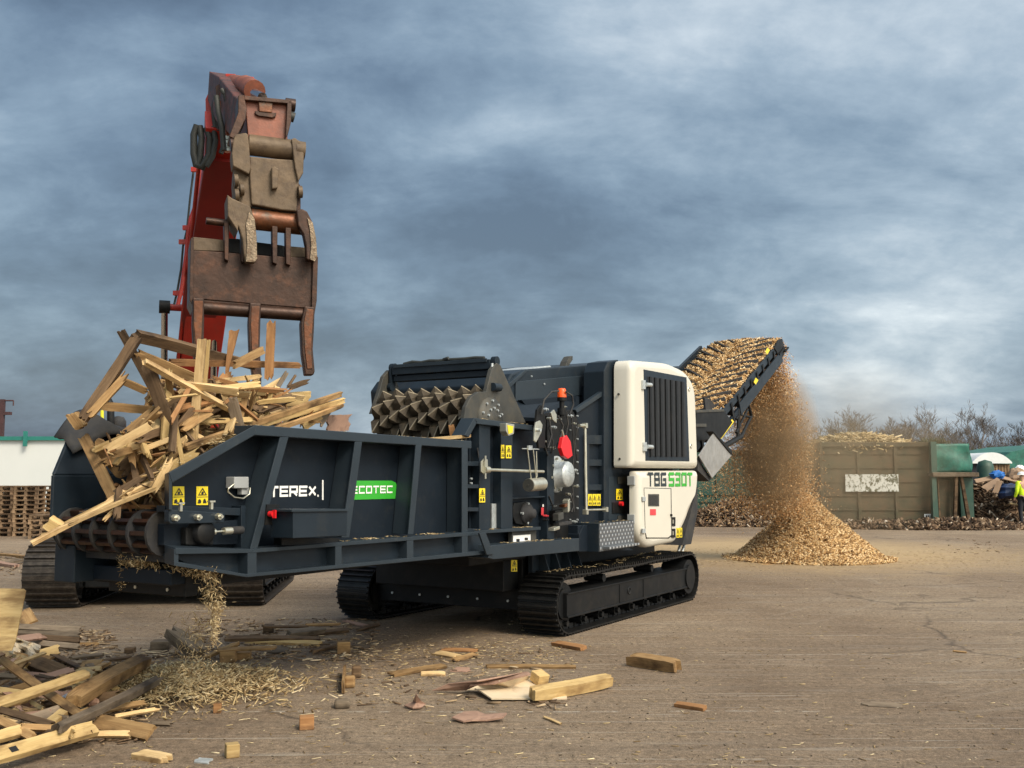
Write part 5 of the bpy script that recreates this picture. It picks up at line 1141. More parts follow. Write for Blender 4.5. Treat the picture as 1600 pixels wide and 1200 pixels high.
H_ = [
 (211, 524, 320, 552, 17, 'w_dark', 'grey brown beam across the very top left of the timber heap', .75, .95, .06, 25, .02),
 (318, 551, 400, 572, 14, 'w_dark', 'dark board running right from the top beam behind the bucket tine', .95, 1.1, .03, 15, .03),
 (214, 528, 131, 652, 15, 'w_dark', 'weathered beam leaning down left from the heap peak', .72, .95, .06, 20, .03),
 (196, 588, 141, 648, 12, 'w_mid', 'split board hanging beneath the leaning weathered beam', .74, .9, .03, 20, .05),
 (189, 517, 262, 650, 12, 'w_dark', 'dark stick poking up highest at the left peak of the heap', .85, .75, .04, 10, .01),
 (180, 590, 230, 612, 11, 'w_mid', 'short crosspiece in the upper left gap of the heap', .85, .8, .03, 15, .02),
 (158, 634, 238, 641, 13, 'w_mid', 'level crosspiece in front of the yellow rail', .85, .75, .03, 10, .02),
 (226, 565, 366, 643, 8, 'w_pale', 'long bright batten slanting down right across the heap', .45, .5, .045, 35, .01),
 (214, 553, 302, 590, 15, 'w_mid', 'tan board behind the long bright batten', .8, .8, .03, 10, .03),
 (316, 530, 301, 695, 13, 'w_pale', 'pale upright batten standing in the middle of the heap', .5, .5, .05, 10, .005),
 (325, 531, 318, 610, 8, 'w_yel', 'thin second upright batten beside the pale upright one', .52, .52, .03, 10, .005),
 (229, 566, 270, 680, 19, 'w_dark', 'thick brown beam standing left of the pale upright batten', .55, .5, .05, 15, .04),
 (304, 603, 412, 613, 11, 'w_yel', 'level pale board crossing the upright batten', .55, .7, .03, 20, .01),
 (410, 613, 474, 622, 8, 'w_pale', 'thin pale strip continuing right of the level pale board', .7, .8, .02, 20, .02),
 (262, 566, 468, 571, 10, 'w_orange', 'long orange brown board under the bucket tines', .9, 1.15, .03, 15, .04),
 (366, 570, 411, 547, 12, 'w_mid', 'short tan board tilted up against the orange brown one', .8, .85, .03, 20, .02),
 (366, 516, 352, 596, 15, 'w_orange', 'sharp brown spike of wood pointing up behind the heap', .95, .95, .02, 15, .02),
 (424, 503, 420, 590, 13, 'w_orange', 'orange brown upright board between the two right tines', .95, .95, .03, 15, .03),
 (322, 597, 407, 588, 7, 'w_pale', 'narrow pale strip lying below the orange brown board', .85, .95, .02, 10, .02),
 (290, 699, 532, 616, 9, 'w_mid', 'longest board along the hopper rim, uppermost of its bundle', .35, .6, .035, 30, .02),
 (330, 690, 536, 626, 8, 'w_yel', 'middle board of the bundle overhanging right of the heap', .4, .6, .03, 30, .03),
 (400, 680, 534, 634, 7, 'w_mid', 'lowest board of the bundle overhanging right of the heap', .4, .6, .03, 30, .03),
 (408, 626, 482, 622, 22, 'w_yel', 'wide pale panel at the right shoulder of the heap', .9, 1.0, .02, 10, .03),
 (361, 622, 374, 668, 17, 'w_grey', 'stubby upright board below the end of the bright batten', .45, .45, .04, 10, .01),
 (131, 682, 181, 784, 17, 'w_mid', 'broad brown board leaning down over the far hopper wall', 1.1, .75, .03, 15, .01),
 (147, 703, 244, 662, 8, 'w_yel', 'narrow tan batten across the lower left of the heap', .9, .8, .03, 20, .02),
 (160, 724, 262, 672, 12, 'w_mid', 'splintered tan board just beneath the narrow tan batten', .9, .8, .03, 20, .05),
 (150, 690, 192, 742, 20, 'w_mid', 'wide chunk of board at the lower left of the heap', .95, .9, .03, 10, .03),
 (190, 735, 240, 692, 22, 'w_dark', 'wide dark board leaning right above the long pale laths', .8, .8, .03, 10, .03),
 (52, 848, 262, 742, 7, 'w_pale', 'longest pale lath sticking out left over the feeder drum', .75, .4, .03, 30, .02),
 (70, 836, 266, 735, 7, 'w_yel', 'second long lath directly above the longest pale lath', .8, .45, .03, 30, .03),
 (110, 818, 262, 755, 6, 'w_pale', 'lowest of the pale laths over the feeder drum', .5, .38, .02, 30, .05),
 (165, 810, 175, 800, 6, 'w_pale', 'small pale splinter hanging beneath the pale laths', .5, .5, .01, 30, .03),
 (92, 828, 150, 796, 7, 'w_mid', 'short brown strip behind the long laths at the far left', .95, .9, .02, 20, .03),
 (130, 802, 200, 792, 7, 'w_dark', 'dark strip lying flat above the feeder drum', .9, .8, .02, 20, .03),
 (113, 646, 128, 668, 15, 'w_mid', 'square stub of timber on top of the rubber curtain', 1.15, 1.1, .09, 20, .015),
 (243, 762, 265, 720, 12, 'w_pale', 'cracked pale chunk at the sloping hopper rim', .4, .35, .03, 10, .04),
 (255, 735, 308, 705, 12, 'w_yel', 'flat pale offcut on the sloping hopper rim', .38, .38, .03, 25, .04),
 (286, 668, 330, 640, 15, 'w_mid', 'tan board leaning right of the upright batten foot', .45, .5, .03, 15, .03),
 (300, 695, 365, 672, 8, 'w_yel', 'pale strip behind the rim bundle', .45, .5, .02, 20, .02),
 (262, 690, 300, 640, 12, 'w_dark', 'dark slanted board left of the upright batten foot', .5, .5, .03, 15, .02),
 (318, 645, 400, 612, 8, 'w_yel', 'tan batten rising right in the middle of the heap', .55, .65, .03, 20, .03),
 (412, 640, 448, 582, 7, 'w_grey', 'thin grey splinter rising at the right of the heap', .7, .8, .015, 20, .04),
 (395, 620, 436, 597, 11, 'w_pale', 'bright offcut at the right of the heap', .8, .85, .02, 20, .05),
 (452, 606, 480, 596, 8, 'w_dark', 'short dark splinter at the far right of the heap', .9, .9, .02, 20, .04),
 (450, 604, 462, 586, 4, 'w_dark', 'thin dark twig at the far right of the heap', .9, .9, .012, 20, .01),
 (470, 664, 500, 644, 22, 'w_yel', 'pale panel under the overhanging bundle', .6, .6, .02, 10, .02),
 (498, 662, 512, 640, 14, 'w_grey', 'small grey board beside the red painted board', .65, .65, .02, 10, .02),
 (512, 662, 546, 660, 26, 'pinkply', 'dull red board at the right end of the heap', .75, .8, .02, 10, .05),
 (708, 686, 705, 664, 9, 'w_orange', 'small orange offcut standing against the rotor', .5, .5, .03, 10, .005),
 (630, 690, 735, 681, 5, 'w_pale', 'thin lath resting on the hopper rim beside the rotor', .25, .2, .02, 10, .01),
 (75, 815, 93, 826, 18, 'w_yel', 'squared block end at the left tip of the laths', .8, .75, .10, 20, .01),
 (335, 612, 356, 585, 16, 'w_orange', 'orange tinted offcut behind the upright batten', .9, .9, .02, 10, .04),
]
for r_ in H_:
    x0, y0, x1, y1, w_, m_, lb_, b0, b1, t, ro, jg = r_
    hp_(x0, y0, x1, y1, w_, m_, lb_, b0, b1, t, ro, jg, taper=.85 if 'spike' in lb_ else 0)
# filler inside the heap
MN = {'w_mid': 'tan', 'w_dark': 'dark brown', 'w_yel': 'yellowish', 'w_grey': 'grey', 'w_orange': 'orange', 'w_pale': 'pale', 'pinkply': 'reddish'}
def zone_label(mk, Lp, x, y, b, zones):
    z = min(zones, key=lambda q: (q[0] - x) ** 2 + (q[1] - y) ** 2)[2]
    return '%s %s board %s%s' % (MN[mk].replace('dark brown', 'brown'), 'stubby' if Lp < 52 else 'broken' if Lp < 78 else 'longish', z, '' if b is None else ', in front' if b < .75 else ', behind' if b > .95 else '')
HZ = [(165, 715, 'low at the left of the hopper heap'), (215, 680, 'under the open left frame of the hopper heap'), (245, 620, 'beside the thick brown beam of the heap'), (280, 640, 'left of the upright batten in the heap'), (335, 605, 'just right of the upright batten top'), (390, 605, 'beneath the bucket tines in the heap'), (345, 650, 'right of the upright batten foot'), (420, 640, 'in the right half of the hopper heap'), (480, 650, 'at the right shoulder of the hopper heap'), (290, 700, 'by the bend of the hopper rim'), (230, 730, 'over the sloping rim of the hopper'), (200, 790, 'just above the feeder drum')]
def inpoly(x, y, P):
    c = False; j = len(P) - 1
    for i in range(len(P)):
        if (P[i][1] > y) != (P[j][1] > y) and x < (P[j][0] - P[i][0]) * (y - P[i][1]) / (P[j][1] - P[i][1]) + P[i][0]: c = not c
        j = i
    return c
HPoly = [(150, 705), (205, 668), (235, 640), (232, 600), (250, 588), (290, 596), (340, 590), (400, 596), (440, 612), (482, 628), (512, 646), (490, 660), (398, 664), (262, 742), (262, 800), (150, 812), (170, 768), (215, 740)]
k = 0; rr = random.Random(11); USED = set()
def lean(dx, dy):
    a = math.degrees(math.atan2(-dy, dx)) % 180; return 'level' if a < 18 or a > 162 else 'upright' if 65 < a < 115 else 'right-rising' if a < 90 else 'left-rising'
while k < 190:
    x, y = rr.uniform(150, 515), rr.uniform(585, 812)
    if not inpoly(x, y, HPoly): continue
    b = rr.uniform(.5, 1.15) if y < 760 else rr.uniform(.55, 1.0)
    an = rr.choice((rr.uniform(-60, 60), rr.uniform(-40, 10), rr.uniform(60, 120))); Lp = rr.uniform(30, 105); dx, dy = math.cos(R(an)) * Lp / 2, math.sin(R(an)) * Lp / 2
    if not (inpoly(x - dx * .8, y - dy * .8, HPoly) and inpoly(x + dx * .8, y + dy * .8, HPoly)): continue
    mk = rr.choice(('w_mid', 'w_dark', 'w_mid', 'w_yel', 'w_pale', 'w_dark', 'w_pale', 'w_orange'))
    lab = lean(dx, dy) + ' ' + zone_label(mk, Lp, x, y, b, HZ)
    if lab in USED: continue
    USED.add(lab)
    hp_(x - dx, y - dy, x + dx, y + dy, rr.uniform(6, 15), mk, lab, b, min(1.2, b + rr.uniform(-.3, .3)), rr.uniform(.012, .03), rr.uniform(-60, 60), rr.uniform(.01, .06), name='broken_board', cat='board'); k += 1

rr = random.Random(77); k = 0
while k < 70:
    x, y = rr.uniform(160, 520), rr.uniform(588, 800)
    if not inpoly(x, y, HPoly): continue
    an = rr.uniform(-75, 75); Lp = rr.uniform(12, 40); dx, dy = math.cos(R(an)) * Lp / 2, math.sin(R(an)) * Lp / 2; mk = rr.choice(('w_pale', 'w_yel', 'w_mid', 'w_orange', 'w_dark'))
    b = rr.uniform(.4, .8); zn = min(HZ, key=lambda q: (q[0] - x) ** 2 + (q[1] - y) ** 2)[2]
    lab = '%s %s %s splinter %s' % ('small' if Lp < 26 else 'long', lean(dx, dy), MN[mk], zn)
    if lab in USED: continue
    USED.add(lab)
    hp_(x - dx, y - dy, x + dx, y + dy, rr.uniform(2, 5), mk, lab, b, b + rr.uniform(-.15, .15), rr.uniform(.006, .015), rr.uniform(-60, 60), .04, name='splinter', cat='splinter', taper=rr.uniform(0, .7)); k += 1
# ---- blocks and boards lying in the yard
def block(x, y, wpx, hpx, m, label, yaw=20, z=0.0, dpx=None, group='loose pallet blocks on the yard', tilt=0, name='timber_block', cat='wood block', bevel=.006):
    p = G(x, y, z); k = p.y / F; w, h = wpx * k, hpx * k; d = (dpx or wpx) * k; b = MB().box((0, 0, h / 2), (w, d, h))
    o = b.build(name, m, None, bevel); o.location = p + Vector((0, d / 2 * .9, 0)); o.rotation_euler = (R(tilt), 0, R(yaw)); return tag(o, label, cat, group)
block(477, 1141, 22, 19, 'w_orange', 'orange brown block alone in the middle foreground', 12)
block(360, 1185, 20, 20, 'w_yel', 'pale yellowish block nearest the camera', 24)
block(338, 1115, 12, 14, 'w_orange', 'small orange block at the front edge of the shredded pile', 10)
block(354, 1036, 23, 17, 'w_mid', 'tan block under the end of the long thin stick', 4)
block(378, 1031, 22, 11, 'w_mid', 'flat tan block right of the tan block under the stick', 8)
block(418, 990, 15, 13, 'w_dark', 'dark brown block behind the flat boards', 4)
block(535, 1022, 20, 18, 'w_mid', 'tan block near the far track with a dark stick beside it', 12)
block(247, 1016, 27, 13, 'w_grey', 'wide weathered block behind the shredded pile', 8)
block(201, 1021, 14, 8, 'w_dark', 'small dark block left of the wide weathered block', 0)
block(545, 1076, 17, 18, 'w_mid', 'round edged block nearer the camera against the upright board', 8, bevel=.02)
block(556, 1060, 15, 18, 'w_dark', 'round edged darker block behind the other round edged block', 8, bevel=.02)
block(842, 1068, 21, 16, 'w_yel', 'pale cube resting against the thick beam by the plywood', 38, z=.04, tilt=18)
block(533, 1108, 24, 12, 'w_grey', 'lumpy grey chunk between the orange and round edged blocks', 8, bevel=.02, name='wood_chunk', cat='wood chunk')
YG = 'boards scattered on the yard'
UP = Vector((0, -.25, 1)).normalized()
def gpl(x0, y0, x1, y1, wpx, m, label, z0=.02, z1=None, t=.03, roll=0, jag=.02, up=UP, taper=0, name='plank', cat='plank', group=YG, bow=None):
    z1 = z0 if z1 is None else z1; p, q = G(x0, y0, z0), G(x1, y1, z1); w = wpx * (p.y + q.y) / 2 / F
    return plank(p, q, w, t, m, label, name, cat, group, roll, jag, bow, taper, up)
gpl(867, 1005, 912, 1013, 14, 'w_orange', 'orange brown board by the near track', .025, t=.045, jag=.01)
gpl(1056, 1100, 1102, 1107, 12, 'w_orange', 'orange brown lath alone on the right of the yard', .02, t=.03, jag=.005)
gpl(988, 1030, 1058, 1041, 20, 'w_mid', 'stout squared timber with a split end right of the machine', .06, t=.10, jag=.035)
gpl(832, 1084, 952, 1062, 20, 'w_yel', 'thick pale beam lying on the torn plywood', .07, .07, t=.09, jag=.02)
gpl(758, 1041, 900, 1042, 12, 'w_mid', 'long thin curved stick behind the torn plywood', .015, t=.02, jag=.03, taper=.4)
gpl(612, 1054, 696, 1040, 15, 'w_mid', 'flat tan board in front of the dark gap between tracks', .02, t=.02, jag=.02)
gpl(658, 1053, 695, 1053, 12, 'w_pale', 'short bright strip left of the torn plywood', .015, t=.02, jag=.01)
gpl(707, 1046, 733, 1047, 16, 'pinkply', 'small pinkish flake behind the torn plywood', .012, t=.008, jag=.03)
gpl(680, 1020, 714, 1026, 16, 'w_pale', 'pale split piece leftmost of three small pieces near the tracks', .015, t=.02, jag=.03)
gpl(692, 1015, 746, 1017, 12, 'w_orange', 'brown flake at the back of three small pieces near the tracks', .012, t=.01, jag=.03)
gpl(710, 1031, 743, 1022, 12, 'w_mid', 'tan offcut at the front of three small pieces near the tracks', .02, t=.02, jag=.01)
gpl(216, 1178, 262, 1186, 20, 'w_pale', 'whitish split slab at the front edge left of the pale block', .025, t=.035, jag=.03)
gpl(306, 1188, 328, 1190, 14, 'galv', 'small grey scrap left of the pale yellowish block', .01, t=.012, jag=.01, name='scrap_piece', cat='scrap')
gpl(536, 1075, 539, 1046, 4, 'w_mid', 'thin upright board against two round edged blocks', .05, t=.10, jag=.01)
gpl(850, 1120, 876, 1131, 5, 'w_pale', 'forked splinter in the centre foreground', .01, t=.01, jag=.02, name='splinter', cat='splinter')
gpl(1354, 1100, 1405, 1103, 18, 'w_grey', 'cracked grey bark strip on the right of the yard', .01, t=.012, jag=.06, name='splinter', cat='splinter')
gpl(1070, 1098, 1102, 1104, 2, 'w_pale', 'hairline pale splinter by the orange brown lath', .012, t=.008, jag=.02, name='splinter', cat='splinter')
gpl(1490, 1017, 1508, 1019, 5, 'w_mid', 'thin brown twig far right on the yard', .01, t=.01, jag=.02, name='splinter', cat='splinter')
gpl(352, 998, 500, 999, 12, 'w_dark', 'long dark board at the front of the flat boards', .05, t=.04)
gpl(385, 1002, 500, 1006, 16, 'w_yel', 'yellowish board under the long dark board', .02, t=.03)
gpl(322, 1027, 372, 1006, 9, 'w_mid', 'thin tan stick propped over the tan block', .02, .14, t=.03)
gpl(340, 1016, 430, 1012, 10, 'w_mid', 'curved tan lath bridging the tan blocks', .12, .12, t=.02)
gpl(426, 1015, 450, 1017, 22, 'w_grey', 'ragged grey flake at the end of the curved tan lath', .03, t=.015, jag=.05)
gpl(412, 979, 480, 979, 8, 'w_dark', 'thin dark board resting on the dark brown block', .14, .08, t=.02)
gpl(450, 990, 500, 984, 20, 'w_grey', 'rumpled weathered board behind the long dark board', .07, t=.05, jag=.05)
gpl(478, 976, 530, 975, 6, 'w_mid', 'thin lath farthest behind the flat boards', .03, t=.02)
gpl(480, 990, 545, 984, 12, 'w_dark', 'dark board pointing right toward the far track', .03, t=.03)
gpl(488, 1018, 530, 1008, 7, 'w_dark', 'dark stick leading to the tan block by the far track', .03, t=.03)
gpl(540, 970, 572, 978, 9, 'pinkply', 'reddish flake under the front of the far track', .02, t=.015, jag=.05)
gpl(560, 984, 590, 976, 9, 'w_dark', 'dark flake beside the far track', .02, t=.015, jag=.05)
gpl(110, 1028, 160, 1023, 9, 'w_grey', 'thin grey lath left of the small dark block', .03, t=.02)
gpl(98, 1036, 165, 1034, 10, 'w_grey', 'grey lath in front of the thin grey lath', .02, t=.02)
gpl(135, 1040, 172, 1043, 14, 'w_grey', 'pale grey offcut between the laths and the brown beam', .02, t=.02)
gpl(160, 1033, 205, 1027, 8, 'w_dark', 'dark lath left of the thick brown beam', .03, t=.02)
# broken stump by the spilling shreds
gpl(268, 990, 312, 1018, 22, 'w_grey', 'splintered stump leaning in the spilling shreds', .22, .05, t=.10, jag=.06, taper=-.5, name='wood_stump', cat='stump')
# torn plywood
def sheet(pts, zs, m, label, name, cat='plywood sheet', th=.012, sub=1, group=None):
    c = G(*pts[0]); P = [G(x, y, z) for (x, y), z in zip(pts, zs)]; ce = sum(P, Vector()) / len(P)
    P = [p - ce for p in P]; n = len(P); mb = MB(); cz = sum(p.z for p in P) / n
    mb.add([Vector((0, 0, cz))] + P, [(0, i + 1, (i + 1) % n + 1) for i in range(n)])
    o = mb.build(name, m, None); o.location = ce; s_ = o.modifiers.new('solid', 'SOLIDIFY'); s_.thickness = th; return tag(o, label, cat, group)
sheet([(724, 1079), (738, 1074), (752, 1080), (768, 1091), (886, 1091), (884, 1080), (850, 1072), (836, 1056), (812, 1057), (780, 1066), (745, 1070)], [.02, .03, .05, .03, .015, .02, .02, .05, .14, .12, .06], 'creamply', 'torn cream plywood sheet lying under the thick pale beam', 'plywood_sheet')
sheet([(676, 1078), (700, 1068), (745, 1063), (790, 1055), (824, 1051), (830, 1055), (800, 1062), (772, 1070), (735, 1072), (728, 1077)], [.02, .08, .14, .17, .18, .17, .14, .10, .08, .03], 'pinkply', 'curled reddish brown plywood above the torn cream sheet', 'plywood_sheet')
sheet([(706, 1123), (725, 1114), (745, 1113), (758, 1118), (792, 1116), (786, 1123), (762, 1127), (738, 1127), (724, 1129)], [.02, .02, .03, .02, .04, .03, .01, .02, .01], 'pinkply', 'flat torn plywood shard in the centre foreground', 'plywood_shard')
sheet([(632, 1104), (646, 1098), (650, 1082), (656, 1094), (664, 1101), (658, 1107), (645, 1108)], [.01, .03, .16, .06, .01, .01, .01], 'pinkply', 'three cornered plywood shard with a raised peak', 'plywood_shard')

# ---- the lower left heap
LG = 'timbers in the lower left pile'
def lpl(*a, **k): k['group'] = LG; k.setdefault('up', Vector((.1, -.75, .65)).normalized()); return gpl(*a, **k)
lpl(112, 1096, 226, 1032, 24, 'w_mid', 'thick brown beam with a splintered end beside the shredded pile', .16, .22, t=.09, jag=.05)
lpl(90, 1138, 248, 1062, 14, 'w_grey', 'long grey pole across the lower left pile', .18, .14, t=.05, jag=.03)
lpl(-30, 1108, 136, 1052, 18, 'w_yel', 'mottled yellow board across the top of the lower left pile', .24, .30, t=.03, jag=.015)
lpl(2, 1030, 125, 1118, 12, 'w_mid', 'tan batten crossing beneath the mottled yellow board', .32, .12, t=.04)
lpl(-20, 1186, 148, 1138, 25, 'w_yel', 'bright yellow board at the bottom edge with a small dark stamp', .10, .12, t=.04, jag=.008)
sb_ = [o for o in bpy.data.objects if 'small dark stamp' in str(o.get('label', ''))][0]
Ls_ = max(v.co.x for v in sb_.data.vertices); st_ = MB().bb(-Ls_ * .62, -Ls_ * .62 + .05, -.022, .022, .021, .0235).build('burnt_stamp', 'ink', sb_)
lpl(150, 1128, 236, 1146, 24, 'w_mid', 'stained tan board right of the bright yellow board', .08, .05, t=.04, jag=.01)
lpl(35, 1136, 115, 1140, 9, 'w_mid', 'thin tan batten above the bright yellow board', .16, .14, t=.03)
lpl(130, 1148, 203, 1147, 9, 'w_pale', 'slender pale batten right of the yellow board end', .05, .05, t=.03)
lpl(-10, 1120, 52, 1152, 13, 'w_mid', 'tan board running under the yellow board at the left edge', .18, .12, t=.03)
lpl(-10, 1106, 80, 1132, 10, 'w_dark', 'dark strip over the left part of the lower left pile', .22, .16, t=.02)
lpl(48, 1034, 97, 1052, 20, 'w_dark', 'dark weathered block of boards below the crumpled white sheet', .14, .08, t=.08, jag=.05)
lpl(-15, 1155, 45, 1138, 20, 'w_yel', 'stubby yellow board at the left edge above the stamped one', .14, .14, t=.03)
lpl(40, 1128, 100, 1108, 22, 'w_grey', 'pale grey slab in the middle of the lower left pile', .12, .12, t=.03)
lpl(75, 1132, 105, 1108, 18, 'w_yel', 'short yellowish piece between the pole and the grey slab', .12, .12, t=.03, jag=.05)
lpl(160, 1110, 228, 1098, 9, 'w_mid', 'short tan lath lying on the shreds above the stained board', .06, .06, t=.025)
lpl(178, 1120, 246, 1108, 6, 'w_pale', 'thin pale lath next to the stained board', .05, .05, t=.02)
lpl(238, 1130, 268, 1131, 6, 'w_grey', 'small grey lath right of the stained tan board', .02, .02, t=.02)
lpl(0, 1045, 70, 1020, 6, 'w_pale', 'pale thin stick left of the crumpled white sheet', .2, .24, t=.02)
lpl(20, 1048, 38, 1030, 18, 'w_mid', 'short tan piece under the yellow chipboard', .12, .2, t=.03)
for i, (y, m_, lb_) in enumerate(((965, 'w_grey', 'topmost'), (972, 'w_grey', 'second'), (980, 'w_dark', 'third'), (989, 'w_grey', 'lowest'))):
    lpl(24, y + 14, 124, y + 19 + i, 9, m_, lb_ + ' grey slat of the flat stack in front of the excavator track', .20 - i * .045, .18 - i * .045, t=.03)
lpl(20, 1000, 66, 994, 16, 'pinkply', 'pinkish board lying on the flat slat stack', .16, .13, t=.02)
lpl(110, 1007, 152, 1007, 6, 'w_mid', 'thin lath on the ground right of the slat stack', .01, .01, t=.02)
lpl(36, 956, 48, 975, 22, 'w_mid', 'stub of tan board behind the yellow chipboard', .3, .2, t=.03)
rr = random.Random(23)
LZ = [(15, 1040, 'under the yellow chipboard at the lower left'), (60, 1070, 'in the gap behind the mottled yellow board'), (15, 1110, 'at the left edge of the lower left pile'), (70, 1110, 'in the middle of the lower left pile'), (130, 1075, 'by the thick brown splintered beam'), (130, 1120, 'under the long grey pole'), (40, 1140, 'behind the bright yellow bottom board')]
for k in range(120):
    x, y = rr.uniform(-10, 165), rr.uniform(1020, 1150)
    if y > 1175 - x * .3 or y < 1000 + x * .25: continue
    an = R(rr.uniform(-50, 50)); l_ = rr.uniform(12, 38)
    mk = rr.choice(('w_mid', 'w_dark', 'w_grey', 'w_yel', 'w_pale', 'pinkply')); lab = lean(math.cos(an), math.sin(an)) + ' ' + zone_label(mk, l_ * 1.7, x, y, None, LZ)
    if lab in USED: continue
    USED.add(lab)
    lpl(x - math.cos(an) * l_, y - math.sin(an) * l_ * .5, x + math.cos(an) * l_, y + math.sin(an) * l_ * .5, rr.uniform(6, 16), mk, lab, rr.uniform(.02, .12), rr.uniform(.02, .14), t=rr.uniform(.01, .03), roll=rr.uniform(-40, 40), jag=.04, name='broken_board', cat='board')
def stand_sheet(pts, Y0, Y1, m, label, name, cat, th=.015):
    P = [AY(x, y, Y0 + (Y1 - Y0) * (y - pts[0][1]) / 100) for x, y in pts]; ce = sum(P, Vector()) / len(P)
    mb = MB(); mb.prism([p - ce for p in P], (0, th, 0)); o = mb.build(name, m, None, .002); o.location = ce; return tag(o, label, cat)
stand_sheet([(-25, 919), (36, 920), (40, 923), (38, 934), (30, 972), (24, 1000), (18, 1017), (-25, 1016)], 8.6, 8.0, 'w_yel', 'yellow chipboard sheet standing at the left edge of the yard', 'chipboard_sheet', 'chipboard')
def crump(u, v):
    x = 20 + u * 44 - v * 6; y = 994 + u * 16 + v * 24; p = G(x, y, .22 + .07 * noise.noise(Vector((u * 3, v * 3, 5))) - .12 * v); return p
cs = MB().grid(crump, 12, 8, False).build('crumpled_sheet', 'creamply'); s_ = cs.modifiers.new('solid', 'SOLIDIFY'); s_.thickness = .01; tag(cs, 'crumpled dirty off-white sheet beneath the yellow chipboard', 'sheet')
lpl(100, 1090, 122, 1080, 9, 'galv', 'shiny metal strip between the beam and the grey pole', .12, .12, t=.01, jag=.02)

# shredded pile in the left foreground
SP = G(272, 1075); SP2 = G(300, 1110)
def sph(x, y):
    dx, dy = x - SP.x, y - SP.y; r = math.hypot(dx / 1.0, dy / 1.25) / .95
    return .15 * max(0, 1 - r) ** 1.2 + .02 * noise.noise(Vector((x * 3, y * 3, 1)))
pts = []
while len(pts) < 10000:
    an = random.random() * 6.283; r = random.gauss(0, .40); x, y = SP.x + r * math.cos(an) * 1.05, SP.y + r * math.sin(an) * 1.1
    if random.random() < .08: x += random.uniform(0, .6)
    if y < G(300, 1128).y - .05: continue
    pts.append((x, y, max(0.002, sph(x, y)) + random.uniform(0, .03)))
V, Fc = chips(np.array(pts), (.03, .13), (.006, .022), (.003, .007), .5)
stuff_mesh('shredded_pile', V, Fc, 'chips_pale', 'low pile of pale shredded wood in the left foreground', 'wood shreds')
# shreds falling from under the feeder
pts = []
rs = np.random.RandomState(9)
for (x0, y0, x1, y1, sx, n, Y0) in ((325, 888, 338, 955, 18, 520, 7.6), (338, 945, 334, 1005, 9, 260, 7.7), (312, 960, 300, 1060, 30, 420, 8.0), (190, 880, 192, 912, 8, 300, 7.9), (268, 884, 335, 900, 12, 520, 7.5), (205, 872, 230, 884, 20, 500, 7.6), (190, 876, 330, 895, 10, 700, 7.7)):
    for i in range(n):
        t = rs.rand(); x = x0 + (x1 - x0) * t + rs.normal(0, sx * .5); y = y0 + (y1 - y0) * t + rs.normal(0, 5)
        p = AY(x, y, Y0 + rs.normal(0, .15)); 
        if p.z > .01: pts.append(tuple(p))
V, Fc = chips(np.array(pts), (.010, .05), (.002, .007), (.001, .004), 0, rs)
stuff_mesh('spilling_shreds', V, Fc, 'chips_pale', 'thin pale shreds spilling to the ground from under the feeder', 'wood shreds')
# shreds caught on the nose
# litter over the yard
pts = []
for i in range(5200):
    y = 6.2 + 30 * random.random() ** 1.8; x = random.uniform(-.55, .55) * y
    if random.random() > .35 + .65 * max(0, noise.noise(Vector((x * .5, y * .35, 4)))): continue
    pts.append((x, y, .004))
for i in range(900):
    pts.append((random.uniform(-1.9, .6), 10.6 + random.gauss(0, .6), .004))
for i in range(2200):
    r = abs(random.gauss(0, 1)) * 1.3 + 1.7; an = random.uniform(0, 6.28); pts.append((PC.x + r * math.cos(an) * 1.5, PC.y + r * math.sin(an) * .8 + .3, .005))
for i in range(500):
    pts.append((SP.x + random.gauss(.6, .8), SP.y + random.gauss(0, .7), .004))
gp_ = [(random.uniform(-.55, .55) * (y := 5.8 + 16 * random.random() ** 1.5), y, .003) for _ in range(2200)]
Vg, Fg = chips(np.array(gp_), (.006, .022), (.005, .014), (.002, .006), .8); stuff_mesh('grit', Vg, Fg, 'grit', 'dark crumbs and grit strewn over the yard surface', 'grit')
V, Fc = chips(np.array(pts), (.012, .07), (.004, .012), (.002, .004), .97)
stuff_mesh('wood_litter', V, Fc, 'chips_pale', 'fine pale splinters littering the yard surface', 'wood litter')

# ================================================================== BACKGROUND
CUR[0] = None
# left: white building, lamp post, stacks of pallets
bw = thing('warehouse', Matrix.Translation((-17.0, 34, 0)), 'long low white building with a teal roof edge on the far left', 'building')
MB().bb(-6, 4.6, 0, 12, 0, 3.0).build('wall', 'whitewall', bw)
MB().bb(-6.1, 4.7, -.12, 12.1, 3.0, 3.13).build('roof_edge', 'teal', bw)
x_ = AY(43, 690, 34).x + 17; MB().bb(x_ - .06, x_ + .06, -.2, -.13, 2.8, 3.3).build('gutter_bracket', 'teal', bw)
MB().bb(-6, 4.6, -.03, -.004, 0, .5).build('plinth', 'greybox', bw)
lp_ = thing('lamp_post', Matrix.Translation((AY(1, 700, 40).x, 40, 0)), 'dark red post with a bracket arm rising behind the white building', 'post')
zt = AY(1, 624, 40).z; MB().bb(-.08, .08, -.08, .08, 0, zt).build('pole', 'rustpost', lp_)
MB().tube((0, 0, zt - .05), (.42, 0, zt - .05), .03, n=6).tube((.42, 0, zt - .05), (.42, 0, zt - .25), .025, n=6).build('arm', 'rustpost', lp_)
MB().box((.2, 0, AY(1, 646, 40).z), (.3, .15, .12)).build('lamp_head', 'rustpost', lp_)
